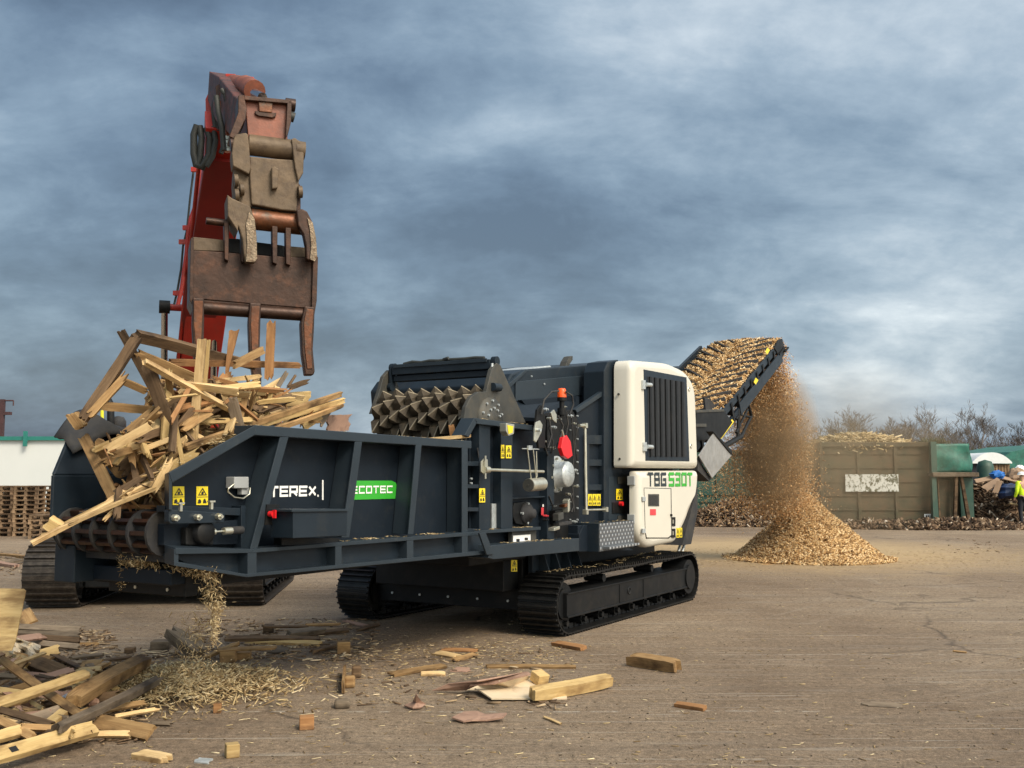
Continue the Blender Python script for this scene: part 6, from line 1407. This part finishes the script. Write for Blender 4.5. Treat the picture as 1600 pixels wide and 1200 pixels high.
def pallet_mesh(w=.74, d=1.0, h=.137):
    m = MB()
    for i in range(6): x = -w / 2 + .05 + i * (w - .1) / 5; m.box((x, 0, h - .011), (.095, d, .02))
    for y in (-d / 2 + .05, 0, d / 2 - .05): m.box((0, y, h - .032), (w, .09, .02))
    for x in (-w / 2 + .045, 0, w / 2 - .045):
        for y in (-d / 2 + .06, 0, d / 2 - .06): m.box((x, y, .06), (.08, .1, .072))
        m.box((x, 0, .013), (.09, d, .02))
    return m
pal = None
ro = random.Random(4)
stacks = [(-2, 838, 11, 'leftmost tall stack'), (37, 838, 11, 'tall stack in the middle'), (78, 836, 10, 'tall stack nearest the machine'), (64, 842, 5, 'low front stack')]
for sx_, sy_, nn, lb_ in stacks:
    b0 = G(sx_, sy_)
    for k in range(nn):
        lab = ('top' if k == nn - 1 else 'bottom' if k == 0 else '%s from the bottom' % ['', 'second', 'third', 'fourth', 'fifth', 'sixth', 'seventh', 'eighth', 'ninth', 'tenth'][k]) + ' wooden pallet of the ' + lb_
        if pal is None: o = pal = pallet_mesh().build('pallet', 'w_pallet')
        else: o = pal.copy(); COL.objects.link(o)
        o.location = (b0.x + ro.uniform(-.02, .02), b0.y + .5 + ro.uniform(-.03, .03), k * .139); o.rotation_euler = (0, 0, R(ro.uniform(-2, 2)))
        tag(o, lab, 'pallet', 'wooden pallets stacked by the white building')
for a_ in ((-8, 866, 58, 874, 5, 'w_mid', 'long thin board lying in front of the pallet stacks'), (10, 880, 60, 872, 7, 'w_grey', 'grey board nearest the left excavator track'), (-5, 878, 26, 884, 8, 'pinkply', 'reddish board low at the left edge beyond the chipboard'), (28, 870, 84, 876, 4, 'w_pale', 'thin pale lath beside the left excavator track')):
    gpl(*a_[:5], a_[5], a_[6], .05, t=.05, jag=.05)

# right: containers
def container(name, px0, px1, ytop, ybot, depth, m, label, ribs=9):
    p0, p1 = G(px0, ybot), G(px1, ybot); Yf = p0.y; x0, x1 = AY(px0, 745, Yf).x, AY(px1, 745, Yf).x; h = AY(px0, ytop, Yf).z
    t = thing(name, Matrix.Translation((x0, Yf, 0)), label, 'waste container'); w = x1 - x0
    b = MB()
    b.bb(0, w, 0, .06, .12, h).bb(0, w, depth - .06, depth, .12, h).bb(0, .06, .06, depth - .06, .12, h).bb(w - .06, w, .06, depth - .06, .12, h).bb(.06, w - .06, .06, depth - .06, .12, .2)
    b.build('container_body', m, t)
    r_ = MB().bb(-.05, w + .05, -.09, -.002, h - .14, h + .02).bb(-.05, w + .05, -.09, -.002, .0, .2).build('container_rail', m, t, .01)
    for k in range(ribs + 1):
        x = w * k / ribs; MB().bb(x - .05, x + .05, -.07, -.002, .2, h - .14).build('container_rib', m, t, .01)
    return t, w, h, Yf
c1, w1, h1, Y1 = container('skip_container', 1060, 1300, 704, 812, 2.4, 'contgreen', 'dark green open waste container behind the falling chips', 8)
for z in (.75, 1.05): MB().bb(0, w1, -.10, -.071, z, z + .06).build('side_bar', 'contgreen', c1)
c2, w2, h2, Y2 = container('skip_container', 1283, 1457, 692, 824, 2.6, 'contold', 'dirty olive container carrying a flaking white painted panel', 3)
for z in (.6, 1.1, 1.6, 2.1, 2.6): MB().bb(0, w2, -.04, -.001, z, z + .03).build('seam', 'contold', c2)
def onc2(x, y, off=-.075): p = AY(x, y, Y2); return p.x - AY(1283, 745, Y2).x, p.z
def c2rect(x0, y0, x1, y1, name, m, o0=-.095, o1=-.075):
    a, zb = onc2(x0, y1); b, zt = onc2(x1, y0); return MB().bb(a, b, o0, o1, zb, zt).build(name, m, c2)
c2rect(1320, 741, 1402, 768, 'painted_panel', 'flaky')
pn = c2rect(1443, 803, 1464, 813, 'number_plate', 'white')
for x in (1445, 1448.5, 1452, 1456, 1459.5): c2rect(x, 805, x + 2.2, 811, 'plate_mark', 'ink', -.1, -.096)
# loading bay end with netting
e3 = thing('loading_bay', Matrix.Translation((AY(1457, 745, Y2).x + .1, Y2 - .4, 0)), 'weathered green bay with torn netting above a wooden ledge, right of the olive container', 'loading bay')
def e3p(x, y): p = AY(x, y, Y2 - .4); return p.x - (AY(1457, 745, Y2).x + .1), p.z
def e3rect(x0, y0, x1, y1, d0, d1, name, m, bev=0):
    a, zb = e3p(x0, y1); b, zt = e3p(x1, y0); return MB().bb(a, b, d0, d1, max(0, zb), zt).build(name, m, e3, bev)
e3rect(1462, 745, 1526, 824, .5, 2.8, 'bay_wall', 'contold')
e3rect(1456, 738, 1528, 745, -.1, .5, 'ledge', 'w_grey', .02)
nt_ = MB(); a, zb = e3p(1463, 738); b, zt = e3p(1521, 693)
nt_.grid(lambda u, v: (a + (b - a) * u + .06 * math.sin(v * 5), .25 + .06 * math.sin(u * 9) * (1 - v) + .03 * math.sin(v * 7 + u * 4), zb + (zt - zb) * v), 14, 10)
no = nt_.build('netting', 'tarp', e3); s_ = no.modifiers.new('s', 'SOLIDIFY'); s_.thickness = .02
e3rect(1459, 690, 1463, 824, .0, .2, 'bay_post', 'contgreen')
for pts in ([(1493, 745), (1497, 745), (1495, 824), (1490, 824)], [(1501, 745), (1505, 745), (1519, 822), (1514, 824)], [(1463, 746), (1466, 746), (1471, 820), (1468, 824)]):
    m = MB(); m.prism([Vector((e3p(*p)[0], 0, max(0, e3p(*p)[1]))) for p in pts], (0, .12, 0)); m.build('leaning_post', 'w_dark', e3)
e3rect(1468, 750, 1490, 822, .3, .4, 'bay_panel', 'contold', .01); e3rect(1508, 746, 1526, 820, .3, .4, 'bay_panel', 'contgreen', .01)
# rubble
def mound(name, cx, cy, rx, ry, h, n, label, Lr=(.08, .5), Wr=(.03, .14), Tr=(.01, .05), m='rubble', z0=0, fl=.3, p=1.0):
    pts = []
    def hh(x, y):
        t = math.hypot((x - cx) / rx, (y - cy) / ry); return z0 + h * max(0, 1 - t ** 1.6) ** p + .12 * h * noise.noise(Vector((x * 1.5, y * 1.5, 0)))
    while len(pts) < n:
        a, r = random.random() * 6.283, math.sqrt(random.random()); x, y = cx + rx * r * math.cos(a) * 1.05, cy + ry * r * math.sin(a) * 1.05
        pts.append((x, y, max(z0, hh(x, y)) + random.uniform(0, .05)))
    V, Fc = chips(np.array(pts), Lr, Wr, Tr, fl)
    g = MB().grid(lambda u, v: (cx + (u - .5) * 2 * rx, cy + (v - .5) * 2 * ry, hh(cx + (u - .5) * 2 * rx, cy + (v - .5) * 2 * ry) - .04), 24, 24)
    return stuff_mesh(name, np.vstack([V, np.array(g.v)]), np.vstack([Fc, np.array(g.f) + len(V)]), m, label, 'rubble')
xa, xb = AY(1283, 745, Y2).x, AY(1450, 745, Y2).x
mound('container_waste', (xa + xb) / 2 - .1, Y2 + 1.2, (xb - xa) / 2 * .97, 1.1, .55, 2600, 'branches and scrap wood heaped above the olive container rim', (.1, .9), (.02, .07), (.02, .05), 'chips_pale', h2 - .25, .7, .6)
xa, xb = AY(1420, 745, 36).x, AY(1580, 745, 36).x
mound('base_rubble', AY(1490, 745, 35.5).x, 35.6, 2.6, .7, .26, 2600, 'brown rubbish and broken wood along the foot of the loading bay')
mound('base_rubble', AY(1375, 745, 35.5).x, 36.0, 2.6, .6, .18, 1800, 'dusty dark rubble along the foot of the olive container', m='rubble')
mound('base_rubble', AY(1165, 745, 38).x, 38.2, 2.4, 1.2, .95, 2600, 'scrap wood heap beside the green container, left of the chip heap')
mound('waste_heap', AY(1585, 745, 37).x + .6, 38.5, 3.2, 2.2, 1.75, 6500, 'large heap of mixed broken waste wood at the right edge', (.1, .6))
def board_at(x0, y0, x1, y1, Y, wpx, m, label, **k):
    p, q = AY(x0, y0, Y), AY(x1, y1, Y); return plank(p, q, wpx * Y / F, .03, m, label, group='flat boards on the right edge waste heap', up=Vector((.1, -.6, .8)), **k)
board_at(1524, 752, 1562, 744, 37, 9, 'cardboard', 'flat pinkish board on the waste heap, nearest the loading bay', name='waste_board', cat='board')
board_at(1538, 764, 1562, 750, 36.6, 12, 'cardboard', 'folded brown board under the blue sack', name='waste_board', cat='board')
board_at(1564, 746, 1592, 752, 37, 8, 'cardboard', 'brown board behind the dark blue sheet', name='waste_board', cat='board')
board_at(1555, 770, 1562, 752, 36.4, 8, 'cardboard', 'upright brown board left of the dark blue sheet', name='waste_board', cat='board')
board_at(1578, 786, 1597, 791, 36.2, 4, 'w_pale', 'bright pale board low on the waste heap by the worker', name='waste_board', cat='board')
def blob(c, r, m, name, label, cat, seed, sx=1, sz=1):
    m_ = MB(); n = 14
    def fn(u, v):
        a, b = u * 2 * math.pi, (v - .5) * math.pi; d = Vector((math.cos(a) * math.cos(b), math.sin(a) * math.cos(b), math.sin(b))); k = r * (1 + .35 * noise.noise(d * 2.3 + Vector((seed, 0, 0))))
        return (d.x * k * sx, d.y * k, d.z * k * sz)
    m_.grid(fn, n, 9, False); o = m_.build(name, m); o.location = c; return tag(o, label, cat)
blob(AY(1558, 742, 37), .20, 'blueplastic', 'sack', 'bright blue plastic sack on top of the waste heap', 'sack', 1, 1.3, .8)
blob(AY(1578, 768, 36.6), .42, 'navyplastic', 'plastic_sheet', 'dark blue plastic sheet crumpled on the waste heap', 'plastic sheet', 4, 1.2, .65)
blob(AY(1588, 744, 37.2), .28, 'cardboard', 'sack', 'brown bulging sack behind the worker', 'sack', 7, 1.2, 1.1)
blob(AY(1594, 735, 37.6), .2, 'whitepaint', 'sack', 'white sack at the right edge above the brown one', 'sack', 9, 1.1, .9)
# hut with curved white roof, green tank
h_ = thing('hut', Matrix.Translation((AY(1548, 745, 44).x, 44, 0)), 'small hut with a curved white roof and pallet board walls behind the waste heap', 'hut')
zr, ze = AY(1548, 707, 44).z, AY(1548, 722, 44).z; hw = 30 * 44 / F
m = MB(); pr = [(-hw * 1.02 + hw * 2.04 * i / 14, zr - (zr - ze) * abs(-1 + 2 * i / 14) ** 2.2) for i in range(15)]
m.prism([Vector((x, -.2, z)) for x, z in pr] + [Vector((hw * 1.02, -.2, ze - .06)), Vector((-hw * 1.02, -.2, ze - .06))], (0, 3.4, 0)); m.build('roof', 'whitepaint', h_)
MB().bb(-hw, hw, 0, 3, 0, ze - .08).build('wall', 'darkcloth', h_)
for k in range(7): x = -.05 + k * hw / 6.6; MB().bb(x, x + .09, -.06, -.002, 0, ze - .1).build('wall_slat', 'w_pallet', h_)
for z in (1.5, 1.9, 2.25): MB().bb(-.05, hw, -.04, -.003, z, z + .08).build('wall_slat', 'w_pallet', h_)
tk = MB().lathe((0, 0, 0), (0, 0, 1), [(0, .33), (2.2, .33), (2.42, .25), (2.5, 0)], 20).build('water_tank', 'contgreen'); tk.location = (AY(1540, 745, 42).x, 42, 0); tag(tk, 'upright dark green tank in front of the hut', 'tank')
# dark green tent and far hedge on the right edge
tn_ = thing('netted_shelter', Matrix.Translation((AY(1612, 745, 50).x, 50, 0)), 'dark green netted shelter roof rising at the right edge', 'shelter')
m = MB(); m.prism([Vector(p) for p in ((-1.9, 0, 2.2), (-1.0, 0, AY(1590, 706, 50).z), (1.6, 0, AY(1610, 692, 50).z), (5, 0, 3.6), (5, 0, 2.2))], (0, 8, 0)); m.build('netting_roof', 'tarp', tn_)
MB().bb(-1.7, 4.9, .1, 7.9, 0, 2.2).build('shelter_wall', 'darkcloth', tn_)

# worker at the right edge
def person(loc, H, yaw, label):
    t = thing('person', Matrix.Translation(loc) @ Matrix.Rotation(yaw, 4, 'Z'), label, 'person')
    J = {'pel': (0, 0, .53), 'bel': (0, .0, .60), 'che': (0, .01, .74), 'nek': (0, .0, .84), 'hd0': (0, -.005, .885), 'hd1': (0, -.01, .955)}
    for s_, k in ((-1, 'l'), (1, 'r')):
        J.update({k + 'hip': (.055 * s_, 0, .50), k + 'kne': (.065 * s_, -.012, .28), k + 'ank': (.07 * s_, .012, .045), k + 'toe': (.075 * s_, -.07, .018), k + 'sho': (.115 * s_, .0, .80), k + 'elb': (.15 * s_, .01, .64), k + 'wri': (.14 * s_, -.06, .52), k + 'fin': (.135 * s_, -.085, .46)})
    Rd = dict(pel=.075, bel=.07, che=.088, nek=.032, hd0=.045, hd1=.05, hip=.052, kne=.034, ank=.024, toe=.022, sho=.04, elb=.028, wri=.018, fin=.014)
    Ed = [('pel', 'bel'), ('bel', 'che'), ('che', 'nek'), ('nek', 'hd0'), ('hd0', 'hd1')]
    for k in 'lr': Ed += [('pel', k + 'hip'), (k + 'hip', k + 'kne'), (k + 'kne', k + 'ank'), (k + 'ank', k + 'toe'), ('che', k + 'sho'), (k + 'sho', k + 'elb'), (k + 'elb', k + 'wri'), (k + 'wri', k + 'fin')]
    def skin(names, edges, name, m, grow=1.0, add=0):
        me = bpy.data.meshes.new(name); ix = {n: i for i, n in enumerate(names)}
        me.from_pydata([tuple(Vector(J[n]) * H) for n in names], [(ix[a], ix[b]) for a, b in edges], []); o = bpy.data.objects.new(name, me); COL.objects.link(o); o.parent = t
        me.materials.append(M[m]); s_ = o.modifiers.new('skin', 'SKIN'); s_.use_smooth_shade = True; ss_ = o.modifiers.new('sub', 'SUBSURF'); ss_.levels = ss_.render_levels = 2
        for n, i in ix.items():
            r = Rd.get(n, Rd.get(n[1:], .03)) * H * grow + add; me.skin_vertices[0].data[i].radius = (r, r * (.72 if n in ('che', 'bel', 'pel') else 1)); me.skin_vertices[0].data[i].use_root = (i == 0)
        return o
    names = list(J); skin(names, Ed, 'body', 'skin')
    tn = ['pel', 'bel', 'che', 'lsho', 'lelb', 'lwri', 'rsho', 'relb', 'rwri']
    skin(tn, [('pel', 'bel'), ('bel', 'che'), ('che', 'lsho'), ('lsho', 'lelb'), ('lelb', 'lwri'), ('che', 'rsho'), ('rsho', 'relb'), ('relb', 'rwri')], 'jacket', 'hivis', 1.12, .008)
    ln = ['pel', 'lhip', 'lkne', 'lank', 'ltoe', 'rhip', 'rkne', 'rank', 'rtoe']
    skin(ln, [('pel', 'lhip'), ('lhip', 'lkne'), ('lkne', 'lank'), ('lank', 'ltoe'), ('pel', 'rhip'), ('rhip', 'rkne'), ('rkne', 'rank'), ('rank', 'rtoe')], 'trousers', 'darkcloth', 1.15, .006)
    MB().lathe((0, -.01 * H, .95 * H), (0, 0, 1), [(0, .088 * H), (.004, .075 * H), (.03 * H, .07 * H), (.055 * H, .045 * H), (.065 * H, 0)], 18).build('hard_hat', 'whitepaint', t)
person((AY(1597, 745, 36).x, 36, .12), 1.84, R(200), 'person in a yellow hi-vis jacket, dark trousers and white hard hat at the right edge')

# bare trees
M['bark'] = mat('bare_branch_bark', (.075, .062, .052), .9, var=.3)
M['twigs'] = mat('bare_twigs', (.11, .092, .08), .95, var=.25)
M['shrub'] = chips_mat('olive_shrub_leaves', [(0, (.035, .042, .02)), (.5, (.07, .07, .035)), (1, (.12, .105, .055))])
def bare_tree(H, seed, spread=.55):
    rr = random.Random(seed); tr = MB(); tw = MB(); 
    def br(p, d, L, r, lv):
        pts = [p]; q = p; n = 3
        for i in range(n):
            d = (d + Vector((rr.uniform(-1, 1), rr.uniform(-1, 1), rr.uniform(-.3, .7))) * .16).normalized(); q = q + d * L / n; pts.append(q)
        (tr if lv <= 1 else tw).path(pts, [r * (1 - .5 * i / n) for i in range(n + 1)], 5 if lv < 2 else 3)
        if lv >= 6: return
        for k in range(rr.choice((3, 4)) if lv < 4 else 3):
            t = rr.uniform(.3, 1); a = pts[min(n, int(t * n + .5))]; ax = Vector((rr.uniform(-1, 1), rr.uniform(-1, 1), rr.uniform(-.1, .5))).normalized()
            br(a, (d * (1 - spread * .55) + ax * spread * 1.1).normalized(), L * rr.uniform(.5, .78), max(r * .52, .011), lv + 1)
    br(Vector((0, 0, 0)), Vector((0, 0, 1)), H * .42, H * .02, 0); return tr, tw
protos = []
for i, (H, sp_r) in enumerate(((7.0, .62), (7.5, .5), (6, .7))):
    tr, tw = bare_tree(H, 30 + i, sp_r); protos.append((tr, tw))
made = {}
TG = 'bare trees beyond the containers'
for i, (x, yt, Yt, k) in enumerate(((1290, 652, 78, 2), (1318, 660, 84, 0), (1358, 642, 74, 0), (1385, 655, 82, 2), (1410, 650, 78, 2), (1455, 640, 80, 1), (1482, 655, 84, 2), (1508, 638, 72, 1), (1530, 650, 80, 0), (1556, 662, 70, 1), (1580, 668, 84, 2), (1603, 655, 66, 1), (1340, 665, 88, 2), (1432, 662, 88, 0))):
    z = AY(x, yt, Yt).z; px_ = AY(x, 745, Yt).x
    lab = ['leftmost bare tree, half hidden by the dust', 'small bare tree second from the left behind the olive container', 'round headed bare tree behind the painted panel', 'low bare tree right of the round headed one', 'fan shaped bare tree above the olive container', 'tall narrow bare tree left of the green netting', 'bushy bare tree directly above the green netting', 'tallest bare tree behind the netting', 'bare tree behind the hut, left side', 'slim bare tree above the hut roof', 'low bare tree between hut and shelter', 'bare tree at the right edge above the shelter', 'faint low bare tree left of the round headed one', 'faint low bare tree right of the fan shaped one'][i]
    t = thing('bare_tree', Matrix.Translation((px_, Yt, 0)), lab, 'tree', TG)
    if k not in made:
        tr, tw = protos[k]; a = tr.build('trunk', 'bark', t); b = tw.build('crown', 'twigs', t); made[k] = (a, b, max(v[2] for v in tw.v))
    else:
        a = made[k][0].copy(); b = made[k][1].copy(); COL.objects.link(a); COL.objects.link(b); a.parent = b.parent = t
    s_ = z / made[k][2]; t.scale = (s_ * .95, s_ * .95, s_ * 1.1); t.rotation_euler = (0, 0, i * 1.9)
def thicket(name, x0, x1, Yt, yt, n, m, label):
    pts = []; z1 = AY(800, yt, Yt).z
    a, b = AY(x0, 745, Yt).x, AY(x1, 745, Yt).x
    while len(pts) < n:
        x, y = random.uniform(a, b), Yt + random.uniform(-1.5, 1.5); zc = z1 * (.72 + .38 * noise.noise(Vector((x * .35, 3, 0))) + .15 * noise.noise(Vector((x * 1.3, 7, 0)))); z = random.uniform(0, 1) ** .7 * zc
        pts.append((x, y, z))
    V, Fc = chips(np.array(pts), (.15, .9), (.015, .05), (.01, .03), -.3); return stuff_mesh(name, V, Fc, m, label, 'thicket')
thicket('thicket', 1260, 1345, 66, 664, 9000, 'shrub', 'olive brown scrub behind the falling chips')
thicket('thicket', 1340, 1475, 92, 674, 9000, 'twigs', 'low band of bare scrub behind the olive container')
thicket('thicket', 1440, 1545, 68, 668, 12000, 'shrub', 'dense dull scrub behind the green netting')
thicket('thicket', 1545, 1640, 60, 690, 9000, 'shrub', 'dark green scrub at the right edge')

# chips and sawdust lying on the machine's ledges and tracks
pts = []; rs = np.random.RandomState(21)
def scat(a0, a1, b0, b1, z, n):
    for _ in range(n):
        a_ = rs.uniform(a0, a1); b_ = rs.uniform(b0, b1)
        if noise.noise(Vector((a_ * 3.1, b_ * 6, 1))) < rs.uniform(-.1, .45): continue
        pts.append(tuple(W(a_, b_, z + .003)))
def scat_px(x0, y0, x1, y1, bz, b0, b1, n):
    p, q = L_(x0, y0, bz), L_(x1, y1, bz)
    for _ in range(n):
        t = rs.rand()
        if noise.noise(Vector((t * 7 + x0 * .1, 2, y0 * .1))) < rs.uniform(-.15, .5): continue
        w = W(p.x + (q.x - p.x) * t, rs.uniform(b0, b1), p.z + (q.z - p.z) * t + .003); pts.append(tuple(w))
scat_px(500, 849, 727, 832, .07, .08, .27, 500); scat_px(745, 829, 845, 823, .14, .15, .29, 300); scat_px(768, 852, 905, 841, .02, .03, .25, 500)
scat_px(745, 653, 834, 664, .16, .17, .32, 220); scat_px(402, 664, 735, 689, .10, .12, .3, 400); scat_px(275, 733, 399, 664, .1, .12, .3, 200)
scat(.2, tl - .3, .03, .47, .712, 900); scat(.1, tl - .3, 2.7, 3.1, .712, 300); scat(sa0 + .02, sa1 - .02, -.04, .4, sbz1, 150)
V, Fc = chips(np.array(pts), (.008, .04), (.003, .010), (.002, .004), .9, rs)
stuff_mesh('settled_chips', V, Fc, 'chips_pale', 'sawdust and fine chips settled on the ledges and tracks of the grinder', 'wood chips')
# coarser scraps round the flat boards and the lower left pile
pts = []
for (x0, x1, y0, y1, n) in ((60, 180, 985, 1015, 260), (300, 590, 968, 1035, 520), (0, 230, 1030, 1165, 520), (560, 900, 1010, 1110, 120), (100, 300, 1015, 1045, 160), (1440, 1570, 842, 866, 60), (0, 110, 860, 900, 160)):
    for _ in range(n):
        p = G(rs.uniform(x0, x1), rs.uniform(y0, y1)); pts.append((p.x, p.y, .008 + .01 * rs.rand()))
V, Fc = chips(np.array(pts), (.03, .13), (.008, .03), (.004, .012), .85, rs)
stuff_mesh('wood_scraps', V, Fc, 'scraps', 'small torn wood scraps scattered between the loose boards', 'wood scraps')
